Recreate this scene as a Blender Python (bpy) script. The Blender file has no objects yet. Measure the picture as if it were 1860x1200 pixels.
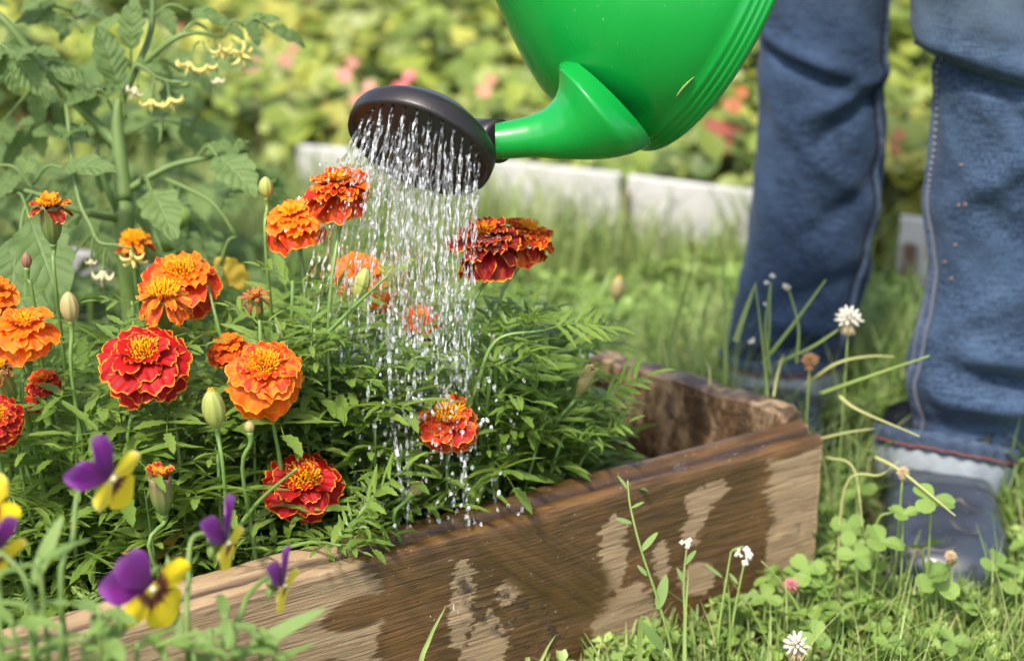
import bpy, math, random
import numpy as np
from mathutils import Vector, Matrix, noise
R = math.radians
rnd = random.Random(7)
scene = bpy.context.scene
# ---------------------------------------------------------------- camera
PITCH = R(20); FPX = 2970.0; CAMH = 0.70
cd = bpy.data.cameras.new("camera"); cam = bpy.data.objects.new("camera", cd)
scene.collection.objects.link(cam)
cam.location = (0, 0, CAMH); cam.rotation_euler = (R(90) - PITCH, 0, 0)
cd.sensor_width = 36; cd.lens = FPX / 1860 * 36; cd.clip_start = 0.02; cd.clip_end = 500
cd.dof.use_dof = True; cd.dof.focus_distance = 1.14; cd.dof.aperture_fstop = cd.lens / 1000 / 0.0145
scene.camera = cam
# ---------------------------------------------------------------- sky, sun, exposure
SUN_EL = R(56); SUN_DIR = Vector((-0.30, -0.62, 0)).normalized() * math.cos(SUN_EL) + Vector((0, 0, math.sin(SUN_EL)))
w = bpy.data.worlds.new("World"); scene.world = w; w.use_nodes = True
nt = w.node_tree; nt.nodes.clear()
sk = nt.nodes.new("ShaderNodeTexSky"); sk.sky_type = 'NISHITA'; sk.sun_disc = False
sk.sun_elevation = SUN_EL; sk.sun_rotation = math.atan2(SUN_DIR.x, SUN_DIR.y); sk.dust_density = 3.0; sk.air_density = 0.8; sk.ozone_density = 0.6
bg = nt.nodes.new("ShaderNodeBackground"); bg.inputs[1].default_value = 0.15
wo = nt.nodes.new("ShaderNodeOutputWorld")
nt.links.new(sk.outputs[0], bg.inputs[0]); nt.links.new(bg.outputs[0], wo.inputs[0])
sd = bpy.data.lights.new("sun", 'SUN'); sun = bpy.data.objects.new("sun", sd); scene.collection.objects.link(sun)
sd.energy = 2.3; sd.angle = R(6); sd.color = (1.0, 0.94, 0.84)
sun.rotation_euler = SUN_DIR.to_track_quat('Z', 'Y').to_euler()
scene.view_settings.view_transform = 'Standard'; scene.view_settings.look = 'None'
scene.view_settings.exposure = 1.12; scene.view_settings.gamma = 1
scene.view_settings.use_curve_mapping = False
scene.render.engine = 'CYCLES'
scene.cycles.max_bounces = 10; scene.cycles.transparent_max_bounces = 24; scene.cycles.transmission_bounces = 10
# ---------------------------------------------------------------- placing helpers
CP, SP = math.cos(PITCH), math.sin(PITCH)
FWD = Vector((0, CP, -SP)); UPV = Vector((0, SP, CP)); RT = Vector((1, 0, 0))
def ray(px, py): return FWD + RT * ((px - 930) / FPX) + UPV * ((600 - py) / FPX)
def at(px, py, d): return Vector((0, 0, CAMH)) + ray(px, py) * d
def atY(px, py, Y):
    r = ray(px, py); return Vector((0, 0, CAMH)) + r * (Y / r.y)
def atZ(px, py, Z):
    r = ray(px, py); return Vector((0, 0, CAMH)) + r * ((Z - CAMH) / r.z)
def link(o): scene.collection.objects.link(o); return o
def tag(o, label=None, cat=None, group=None, kind=None):
    if label: o['label'] = label
    if cat: o['category'] = cat
    if group: o['group'] = group
    if kind: o['kind'] = kind
    return o
def thing(name, loc, label, cat, group=None, kind=None):
    o = bpy.data.objects.new(name, None); link(o); o.location = loc; o.empty_display_size = 0.01
    return tag(o, label, cat, group, kind)
def put(name, mesh, mat=None, parent=None, M=None, color=None):
    o = bpy.data.objects.new(name, mesh); link(o)
    if parent is not None: o.parent = parent
    if M is not None: o.matrix_basis = M
    if mat is not None and len(mesh.materials) == 0: mesh.materials.append(mat)
    elif mat is not None and mesh.materials[0] != mat:
        o.material_slots[0].link = 'OBJECT'; o.material_slots[0].material = mat
    if color is not None: o.color = color
    return o
kids = {}
def copy_tree(root):
    c = root.copy(); link(c)
    if root not in kids: kids[root] = [(ch, list(ch.children)) for ch in root.children]
    for ch, gr in kids[root]:
        d = ch.copy(); link(d); d.parent = c
        for g in gr:
            e = g.copy(); link(e); e.parent = d
    return c
def frame(loc, y, z=Vector((0, 0, 1)), s=1.0):
    y = Vector(y).normalized(); z = Vector(z)
    x = y.cross(z)
    if x.length < 1e-4: x = y.cross(Vector((1, 0.1, 0)))
    x.normalize(); z = x.cross(y)
    M = Matrix((x, y, z)).transposed().to_4x4()
    return Matrix.Translation(loc) @ M @ Matrix.Scale(s, 4)
def frameZ(loc, z, y=Vector((0, 1, 0)), s=1.0):
    z = Vector(z).normalized(); y = Vector(y); x = y.cross(z)
    if x.length < 1e-4: x = Vector((1, 0, 0))
    x.normalize(); y = z.cross(x)
    return Matrix.Translation(loc) @ Matrix((x, y, z)).transposed().to_4x4() @ Matrix.Scale(s, 4)

class MB:
    def __init__(s): s.v = []; s.f = []; s.uv = []; s.c = []
    def mesh(s, name, smooth=True):
        m = bpy.data.meshes.new(name); m.from_pydata(s.v, [], s.f)
        if s.uv and len(s.uv) == len(s.v):
            l = m.uv_layers.new(name='UVMap'); vi = np.empty(len(m.loops), dtype=np.int32)
            m.loops.foreach_get('vertex_index', vi)
            l.data.foreach_set('uv', np.array(s.uv, dtype=np.float32)[vi].ravel())
        if s.c and len(s.c) == len(s.v):
            a = m.color_attributes.new('Col', 'FLOAT_COLOR', 'POINT')
            a.data.foreach_set('color', np.array(s.c, dtype=np.float32).ravel())
        if smooth: m.polygons.foreach_set('use_smooth', np.ones(len(m.polygons), dtype=bool))
        m.update(); return m
    def tube(s, pts, rad, n=8, cap=True):
        pts = [Vector(p) for p in pts]; k = len(pts); b = len(s.v)
        if not hasattr(rad, '__len__'): rad = [rad] * k
        t0 = (pts[1] - pts[0]).normalized(); a = t0.orthogonal().normalized()
        for i in range(k):
            t = (pts[min(i + 1, k - 1)] - pts[max(i - 1, 0)]).normalized()
            a = (a - t * a.dot(t)).normalized(); bb = t.cross(a)
            for j in range(n):
                q = 2 * math.pi * j / n
                s.v.append(tuple(pts[i] + (a * math.cos(q) + bb * math.sin(q)) * rad[i]))
        for i in range(k - 1):
            for j in range(n):
                s.f.append((b + i * n + j, b + i * n + (j + 1) % n, b + (i + 1) * n + (j + 1) % n, b + (i + 1) * n + j))
        if cap: s.f.append(tuple(b + j for j in reversed(range(n)))); s.f.append(tuple(b + (k - 1) * n + j for j in range(n)))
    def grid(s, fn, nu, nv, uv=True, close=False):
        b = len(s.v)
        for i in range(nv + 1):
            for j in range(nu if close else nu + 1):
                s.v.append(tuple(fn(j / nu, i / nv)))
                if uv: s.uv.append((j / nu, i / nv))
        W = nu if close else nu + 1
        for i in range(nv):
            for j in range(nu):
                j2 = (j + 1) % W if close else j + 1
                s.f.append((b + i * W + j, b + i * W + j2, b + (i + 1) * W + j2, b + (i + 1) * W + j))
    def ball(s, c, r, n=8, m=6, M=None):
        c = Vector(c); r = Vector(r) if hasattr(r, '__len__') else Vector((r, r, r)); b = len(s.v)
        for i in range(1, m):
            for j in range(n):
                a = math.pi * i / m; q = 2 * math.pi * j / n
                p = Vector((r.x * math.sin(a) * math.cos(q), r.y * math.sin(a) * math.sin(q), r.z * math.cos(a)))
                s.v.append(tuple(c + (M @ p if M else p)))
        for z, o in ((r.z, 1), (-r.z, 0)):
            p = Vector((0, 0, z)); s.v.append(tuple(c + (M @ p if M else p)))
        T, B = len(s.v) - 2, len(s.v) - 1
        for j in range(n):
            s.f.append((T, b + j, b + (j + 1) % n)); e = b + (m - 2) * n
            s.f.append((B, e + (j + 1) % n, e + j))
            for i in range(m - 2):
                s.f.append((b + i * n + j, b + (i + 1) * n + j, b + (i + 1) * n + (j + 1) % n, b + i * n + (j + 1) % n))
    def box(s, c, h, M=None):
        c = Vector(c); b = len(s.v)
        for x in (-1, 1):
            for y in (-1, 1):
                for z in (-1, 1):
                    p = Vector((x * h[0], y * h[1], z * h[2])); s.v.append(tuple(c + (M @ p if M else p)))
        for f in ((0, 1, 3, 2), (4, 6, 7, 5), (0, 4, 5, 1), (2, 3, 7, 6), (0, 2, 6, 4), (1, 5, 7, 3)): s.f.append(tuple(b + i for i in f))
def curve(pts, n=12):
    """Catmull-Rom through pts"""
    P = [Vector(p) for p in pts]
    if len(P) == 2: return [P[0].lerp(P[1], i / n) for i in range(n + 1)]
    P = [P[0] * 2 - P[1]] + P + [P[-1] * 2 - P[-2]]; out = []; segs = len(P) - 3
    for i in range(n + 1):
        t = min(i / n * segs, segs - 1e-6); k = int(t); t -= k
        a, b, c, d = P[k:k + 4]
        out.append(0.5 * ((2 * b) + (c - a) * t + (2 * a - 5 * b + 4 * c - d) * t * t + (3 * b - a - 3 * c + d) * t ** 3))
    return out
def lerp(a, b, t): return a + (b - a) * t
def interp(x, xs, ys):
    return float(np.interp(x, xs, ys))
def nz(x, y=0, z=0): return noise.noise(Vector((x, y, z)))
# ---------------------------------------------------------------- materials
class NM:
    def __init__(s, name):
        s.m = bpy.data.materials.new(name); s.m.use_nodes = True; s.t = s.m.node_tree; s.t.nodes.clear()
        s.out = s.n('ShaderNodeOutputMaterial')
    def n(s, typ, **kw):
        x = s.t.nodes.new(typ)
        for k, v in kw.items(): setattr(x, k, v)
        return x
    def L(s, a, b): s.t.links.new(a, b)
    def setv(s, inp, v):
        if hasattr(v, 'is_output'): s.L(v, inp)
        else: inp.default_value = v
    def math(s, op, a, b=0.0, c=None, clamp=False):
        x = s.n('ShaderNodeMath', operation=op, use_clamp=clamp); s.setv(x.inputs[0], a); s.setv(x.inputs[1], b)
        if c is not None: s.setv(x.inputs[2], c)
        return x.outputs[0]
    def sstep(s, v, a, b):
        x = s.n('ShaderNodeMapRange', interpolation_type='SMOOTHSTEP'); s.setv(x.inputs[0], v)
        x.inputs[1].default_value = a; x.inputs[2].default_value = b; return x.outputs[0]
    def noise(s, vec, scale, detail=3, rough=0.55, dist=0.0):
        x = s.n('ShaderNodeTexNoise'); x.inputs['Scale'].default_value = scale; x.inputs['Detail'].default_value = detail
        x.inputs['Roughness'].default_value = rough; x.inputs['Distortion'].default_value = dist
        if vec is not None: s.L(vec, x.inputs['Vector'])
        return x.outputs['Fac']
    def mapping(s, vec, scale=(1, 1, 1), rot=(0, 0, 0), loc=(0, 0, 0)):
        x = s.n('ShaderNodeMapping'); s.L(vec, x.inputs[0]); x.inputs['Scale'].default_value = scale
        x.inputs['Rotation'].default_value = rot; x.inputs['Location'].default_value = loc; return x.outputs[0]
    def ramp(s, fac, stops):
        x = s.n('ShaderNodeValToRGB'); s.setv(x.inputs[0], fac); e = x.color_ramp.elements
        while len(e) < len(stops): e.new(0.5)
        for k, (p, c) in enumerate(stops):
            e[k].position = p; e[k].color = (*c, 1) if len(c) == 3 else c
        return x.outputs[0]
    def mix(s, fac, a, b, blend='MIX'):
        x = s.n('ShaderNodeMix', data_type='RGBA', blend_type=blend); s.setv(x.inputs[0], fac)
        for i, v in ((6, a), (7, b)):
            s.setv(x.inputs[i], v if hasattr(v, 'is_output') else (*v, 1)[:4])
        return x.outputs[2]
    def bump(s, h, strength, dist, normal=None):
        x = s.n('ShaderNodeBump'); s.setv(x.inputs['Strength'], strength); x.inputs['Distance'].default_value = dist
        s.L(h, x.inputs['Height'])
        if normal is not None: s.L(normal, x.inputs['Normal'])
        return x.outputs[0]
    def bsdf(s, color, rough=0.5, spec=0.5, normal=None, metal=0.0, sheen=0.0, coat=0.0, sss=0.0):
        x = s.n('ShaderNodeBsdfPrincipled')
        s.setv(x.inputs['Base Color'], color if hasattr(color, 'is_output') else (*color, 1)[:4])
        s.setv(x.inputs['Roughness'], rough); s.setv(x.inputs['Specular IOR Level'], spec)
        x.inputs['Metallic'].default_value = metal; x.inputs['Sheen Weight'].default_value = sheen
        x.inputs['Coat Weight'].default_value = coat
        if normal is not None: s.L(normal, x.inputs['Normal'])
        return x
    def done(s, sh): s.L(sh.outputs[0] if hasattr(sh, 'outputs') else sh, s.out.inputs[0]); return s.m
    def thin(s, bs, color, amt):
        """thin leaf or petal: part of the light passes through"""
        t = s.n('ShaderNodeBsdfTranslucent'); s.setv(t.inputs[0], color if hasattr(color, 'is_output') else (*color, 1)[:4])
        mx = s.n('ShaderNodeMixShader'); mx.inputs[0].default_value = amt
        s.L(bs.outputs[0], mx.inputs[1]); s.L(t.outputs[0], mx.inputs[2]); return mx
def leaf_mat(name, c1, c2, amt=0.3, rough=0.42, scale=60, vein=0.0, dry=(0.35, 0.25, 0.06)):
    # vein > 0 draws a midrib and arching side veins in relief and a slightly paler green
    m = NM(name); tc = m.n('ShaderNodeTexCoord'); oi = m.n('ShaderNodeObjectInfo')
    n1 = m.noise(tc.outputs['Object'], scale, 3); f = m.math('ADD', m.math('MULTIPLY', oi.outputs['Random'], 0.7), m.math('MULTIPLY', n1, 0.5), clamp=True)
    col = m.mix(f, c1, c2)
    n2 = m.noise(tc.outputs['Object'], scale * 2.2, 2); col = m.mix(m.math('MULTIPLY', m.sstep(n2, 0.62, 0.8), 0.5), col, dry)
    nb = m.bump(m.noise(tc.outputs['Object'], scale * 5, 2), 0.35, 0.001)
    if vein:
        sx = m.n('ShaderNodeSeparateXYZ'); m.L(tc.outputs['UV'], sx.inputs[0]); s_ = m.math('ABSOLUTE', m.math('SUBTRACT', m.math('MULTIPLY', sx.outputs[0], 2.0), 1.0))
        side = m.math('ABSOLUTE', m.math('SINE', m.math('MULTIPLY', m.math('SUBTRACT', sx.outputs[1], m.math('MULTIPLY', s_, 0.22)), 22.0)))
        vn = m.math('MAXIMUM', m.math('SUBTRACT', 1.0, m.sstep(s_, 0.0, 0.09)), m.math('MULTIPLY', m.math('SUBTRACT', 1.0, m.sstep(side, 0.0, 0.22)), 0.8))
        col = m.mix(m.math('MULTIPLY', vn, vein), col, (0.34, 0.42, 0.20)); nb = m.bump(m.math('SUBTRACT', side, m.math('MULTIPLY', vn, 1.5)), 0.5, 0.0018, nb)
    b = m.bsdf(col, rough, 0.45, nb)
    return m.done(m.thin(b, m.mix(0.5, col, (0.30, 0.42, 0.03)), amt))
def col_leaf_mat(name, amt=0.3, rough=0.45):
    m = NM(name); a = m.n('ShaderNodeVertexColor', layer_name='Col'); g = m.n('ShaderNodeNewGeometry')
    n1 = m.noise(g.outputs['Position'], 90, 2)
    col = m.mix(m.math('MULTIPLY', n1, 0.35), a.outputs[0], m.mix(0.5, a.outputs[0], (0.35, 0.36, 0.08)))
    b = m.bsdf(col, rough, 0.4)
    return m.done(m.thin(b, col, amt))
def simple_mat(name, c, rough=0.5, spec=0.5, var=0.25, scale=40, bump=0.2, bscale=150, bdist=0.001, thin=0.0, coat=0.0):
    m = NM(name); tc = m.n('ShaderNodeTexCoord'); n1 = m.noise(tc.outputs['Object'], scale, 4)
    c2 = tuple(x * (1 - var) for x in c); c3 = tuple(min(1, x * (1 + var)) for x in c)
    col = m.mix(n1, c2, c3); nb = m.bump(m.noise(tc.outputs['Object'], bscale, 3), bump, bdist)
    b = m.bsdf(col, rough, spec, nb, coat=coat)
    return m.done(m.thin(b, col, thin) if thin else b)
MAT = {}
MAT['marigold_leaf'] = leaf_mat('marigold_leaf', (0.095, 0.180, 0.028), (0.24, 0.355, 0.070), 0.44, 0.40, 50)
MAT['stem'] = simple_mat('marigold_stem', (0.14, 0.24, 0.055), 0.4, 0.5, 0.2, 60)
MAT['stem_dark'] = simple_mat('stem_dark', (0.085, 0.15, 0.04), 0.45, 0.5, 0.25, 60)
MAT['tomato_leaf'] = leaf_mat('tomato_leaf', (0.065, 0.125, 0.030), (0.165, 0.255, 0.070), 0.34, 0.55, 30, vein=0.45, dry=(0.25, 0.27, 0.1))
MAT['tomato_stem'] = simple_mat('tomato_stem', (0.115, 0.18, 0.045), 0.5, 0.4, 0.2, 40)
MAT['tomato_petal'] = simple_mat('tomato_petal', (0.84, 0.74, 0.26), 0.5, 0.3, 0.1, 80, thin=0.3)
MAT['pale_petal'] = simple_mat('pale_petal', (0.72, 0.66, 0.42), 0.5, 0.3, 0.1, 80, thin=0.3)
MAT['green_tomato'] = simple_mat('green_tomato', (0.20, 0.30, 0.06), 0.25, 0.5, 0.15, 20, 0.05)
MAT['viola_leaf'] = leaf_mat('viola_leaf', (0.15, 0.25, 0.06), (0.24, 0.36, 0.10), 0.35, 0.45, 30)
MAT['yellow_leaf'] = leaf_mat('yellow_leaf', (0.50, 0.30, 0.04), (0.62, 0.42, 0.05), 0.35, 0.5, 30)
MAT['clover_leaf'] = leaf_mat('clover_leaf', (0.14, 0.25, 0.05), (0.27, 0.40, 0.09), 0.33, 0.5, 60)
MAT['grass_stalk'] = simple_mat('grass_stalk', (0.25, 0.34, 0.09), 0.5, 0.4, 0.25, 20, thin=0.15)
MAT['dry_stalk'] = simple_mat('dry_stalk', (0.36, 0.37, 0.14), 0.6, 0.3, 0.2, 20)
MAT['green_mix'] = col_leaf_mat('ground_greens', 0.3)
MAT['white_floret'] = simple_mat('white_floret', (0.80, 0.77, 0.66), 0.6, 0.3, 0.08, 60, thin=0.25)
MAT['brown_floret'] = simple_mat('brown_floret', (0.36, 0.20, 0.09), 0.8, 0.2, 0.3, 80, thin=0.1)
MAT['bud_green'] = simple_mat('bud_green', (0.33, 0.36, 0.09), 0.45, 0.4, 0.2, 60)
MAT['disc_yellow'] = simple_mat('disc_yellow', (0.95, 0.46, 0.012), 0.6, 0.2, 0.2, 300, thin=0.3)
# calyx: ribbed green with brown-olive flush toward the rim
m = NM('calyx'); tc = m.n('ShaderNodeTexCoord'); sx = m.n('ShaderNodeSeparateXYZ'); m.L(tc.outputs['UV'], sx.inputs[0]); oi = m.n('ShaderNodeObjectInfo')
strp = m.math('SINE', m.math('MULTIPLY', sx.outputs[0], 2 * math.pi * 10))
base = m.mix(m.sstep(sx.outputs[1], 0.2, 1.0), (0.12, 0.20, 0.045), oi.outputs['Color'])
base = m.mix(m.math('MULTIPLY', m.sstep(strp, 0.2, 1.0), 0.35), base, (0.07, 0.09, 0.025))
MAT['calyx'] = m.done(m.bsdf(base, 0.42, 0.5, m.bump(m.noise(tc.outputs['Object'], 900, 2), 0.2, 0.0005)))
# marigold petal: object colour is the body, golden rim, fine radial veins
m = NM('marigold_petal'); tc = m.n('ShaderNodeTexCoord'); sx = m.n('ShaderNodeSeparateXYZ'); m.L(tc.outputs['UV'], sx.inputs[0]); oi = m.n('ShaderNodeObjectInfo')
uu = m.math('ABSOLUTE', m.math('SUBTRACT', m.math('MULTIPLY', sx.outputs[0], 2.0), 1.0))
nse = m.noise(m.mapping(tc.outputs['UV'], (22, 5, 1)), 1.0, 3)
ev = m.math('ADD', sx.outputs[1], m.math('MULTIPLY', m.math('SUBTRACT', nse, 0.5), 0.09))
eu = m.math('ADD', uu, m.math('MULTIPLY', m.math('SUBTRACT', nse, 0.5), 0.12))
eu = m.math('MULTIPLY', eu, m.sstep(sx.outputs[1], 0.0, 0.7))
edge = m.math('MAXIMUM', m.sstep(ev, 0.945, 0.995), m.sstep(eu, 0.90, 0.99))
vein = m.noise(m.mapping(tc.outputs['UV'], (46, 2.0, 1)), 1.0, 3)
body = m.mix(m.math('MULTIPLY', m.sstep(vein, 0.35, 0.75), 0.35), oi.outputs['Color'], m.mix(1.0, oi.outputs['Color'], (1.7, 2.0, 1.5), 'MULTIPLY'))
alph = oi.outputs['Alpha']
patch = m.noise(m.mapping(tc.outputs['UV'], (2.4, 1.6, 1)), 1.0, 2)
shift = m.n('ShaderNodeVectorMath', operation='ADD'); m.L(tc.outputs['UV'], shift.inputs[0]); m.L(oi.outputs['Random'], shift.inputs[1])
patch = m.noise(m.mapping(shift.outputs[0], (3.0, 2.0, 7.0)), 1.3, 2)
body = m.mix(m.math('MULTIPLY', m.sstep(patch, 0.47, 0.6), m.math('SUBTRACT', 1.0, alph)), body, (0.90, 0.32, 0.008))
col = m.mix(m.math('MULTIPLY', edge, 0.92), body, (0.92, 0.36, 0.025))
b = m.bsdf(col, 0.50, 0.25, m.bump(vein, 0.35, 0.0012), sheen=0.03)
MAT['petal'] = m.done(m.thin(b, col, 0.22))
# viola petals
def viola_mat(name, kind):
    m = NM(name); tc = m.n('ShaderNodeTexCoord'); sx = m.n('ShaderNodeSeparateXYZ'); m.L(tc.outputs['UV'], sx.inputs[0])
    n1 = m.noise(m.mapping(tc.outputs['UV'], (18, 2.5, 1)), 1.0, 3)
    if kind == 'purple':
        col = m.ramp(m.math('ADD', sx.outputs[1], m.math('MULTIPLY', m.math('SUBTRACT', n1, 0.5), 0.3)), [(0.0, (0.04, 0.003, 0.04)), (0.35, (0.15, 0.006, 0.16)), (0.75, (0.27, 0.02, 0.30)), (1.0, (0.45, 0.13, 0.50))])
    else:
        v = m.math('ADD', sx.outputs[1], m.math('MULTIPLY', m.math('SUBTRACT', n1, 0.5), 0.55))
        col = m.ramp(v, [(0.0, (0.85, 0.70, 0.12)), (0.1, (0.85, 0.62, 0.03)), (0.16, (0.08, 0.012, 0.02)), (0.36, (0.14, 0.02, 0.01)), (0.46, (0.88, 0.62, 0.008)), (1.0, (0.92, 0.72, 0.015))] if kind == 'blotch' else
                     [(0.0, (0.85, 0.75, 0.30)), (0.3, (0.90, 0.68, 0.02)), (0.8, (0.92, 0.72, 0.04)), (1.0, (0.90, 0.78, 0.20))])
    b = m.bsdf(col, 0.5, 0.3, m.bump(n1, 0.2, 0.001), sheen=0.2); return m.done(m.thin(b, col, 0.3))
MAT['viola_purple'] = viola_mat('viola_purple', 'purple'); MAT['viola_yellow'] = viola_mat('viola_yellow', 'blotch'); MAT['viola_plain'] = viola_mat('viola_plain', 'plain')
# water
m = NM('water'); g = m.n('ShaderNodeBsdfGlass'); g.inputs['IOR'].default_value = 1.33; g.inputs['Roughness'].default_value = 0.07; g.inputs[0].default_value = (1, 1, 1, 1)
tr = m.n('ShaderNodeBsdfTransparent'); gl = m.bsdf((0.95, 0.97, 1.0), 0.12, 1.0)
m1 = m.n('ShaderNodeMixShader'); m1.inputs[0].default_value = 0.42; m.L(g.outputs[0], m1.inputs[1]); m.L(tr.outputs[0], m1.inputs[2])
gp = m.n('ShaderNodeNewGeometry'); m2 = m.n('ShaderNodeMixShader'); m.L(m.math('MULTIPLY', m.sstep(m.noise(gp.outputs['Position'], 200, 1), 0.46, 0.68), 0.40), m2.inputs[0]); m.L(m1.outputs[0], m2.inputs[1]); m.L(gl.outputs[0], m2.inputs[2])  # noise patches of white paint sun glints into the water's colour
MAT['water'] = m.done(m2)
m = NM('droplet'); g = m.n('ShaderNodeBsdfGlass'); g.inputs['IOR'].default_value = 1.33; g.inputs['Roughness'].default_value = 0.03
tr = m.n('ShaderNodeBsdfTransparent'); m1 = m.n('ShaderNodeMixShader'); m1.inputs[0].default_value = 0.3
m.L(g.outputs[0], m1.inputs[1]); m.L(tr.outputs[0], m1.inputs[2]); MAT['droplet'] = m.done(m1)
# ================================================================ SETTING
m = NM('earth'); g = m.n('ShaderNodeNewGeometry'); P = g.outputs['Position']
n1 = m.noise(P, 9, 5, 0.65); n2 = m.noise(P, 70, 4, 0.7)
col = m.ramp(m.math('MULTIPLY_ADD', n2, 0.5, m.math('MULTIPLY', n1, 0.5)), [(0.3, (0.06, 0.045, 0.035)), (0.5, (0.14, 0.11, 0.085)), (0.7, (0.26, 0.21, 0.17))])
MAT['soil'] = m.done(m.bsdf(col, 0.9, 0.2, m.bump(n2, 0.9, 0.006)))
m = NM('meadow'); g = m.n('ShaderNodeNewGeometry'); P = g.outputs['Position']
n1 = m.noise(P, 1.3, 4); n2 = m.noise(P, 45, 4, 0.7)
col = m.mix(m.sstep(n2, 0.4, 0.65), (0.05, 0.075, 0.02), (0.14, 0.19, 0.05)); col = m.mix(m.math('MULTIPLY', m.sstep(n1, 0.5, 0.8), 0.4), col, (0.2, 0.17, 0.08))
MAT['meadow'] = m.done(m.bsdf(col, 0.9, 0.2, m.bump(n2, 0.8, 0.01)))
mb = MB()
def gf(u, v):
    a = (u - 0.5) * 2; b_ = v ** 2.2
    x = math.copysign(abs(a) ** 1.8, a) * 90; y = -6 + 160 * b_
    far = min(1, max(0, (y - 15) / 60)); return (x, y, 0.01 * nz(x * 3, y * 3) + far * nz(x * 0.02, y * 0.02) * 2)
mb.grid(gf, 60, 60, uv=False)
tag(put('ground', mb.mesh('ground'), MAT['meadow']), kind='structure')
# raised bed outline on plan
PA = Vector((0.256, 1.236, 0)); PD = Vector((0.857, 0.515, 0)).normalized(); PN = Vector((-0.515, 0.857, 0)).normalized()
EA = PA + PN * 0.032 - PD * 0.012
EB = Vector((0.060, 1.405, 0)); BB = Vector((-1.15, 2.13, 0))
SOIL = 0.085
mb = MB()
FL = PA + PN * 0.025 - PD * 1.15
def sf(u, v):
    fr = FL.lerp(EA, u); bk = BB.lerp(EB, u); p = fr.lerp(bk, v)
    return (p.x, p.y, SOIL + 0.014 * nz(p.x * 16, p.y * 16) + 0.006 * nz(p.x * 60, p.y * 60))
mb.grid(sf, 160, 70, uv=False)
tag(put('soil', mb.mesh('soil'), MAT['soil']), kind='structure')
mb = MB()
for i in range(1400):
    u, v = rnd.random(), rnd.random() ** 1.3; p = sf(u, v); r = rnd.uniform(0.002, 0.007)
    mb.ball((p[0], p[1], p[2] + r * 0.3), (r * rnd.uniform(0.8, 1.4), r, r * rnd.uniform(0.6, 1)), 5, 4)
tag(put('soil_crumbs', mb.mesh('soil_crumbs'), MAT['soil']), 'loose crumbs of grey brown earth lying on the bed', 'soil', kind='stuff')

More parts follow.
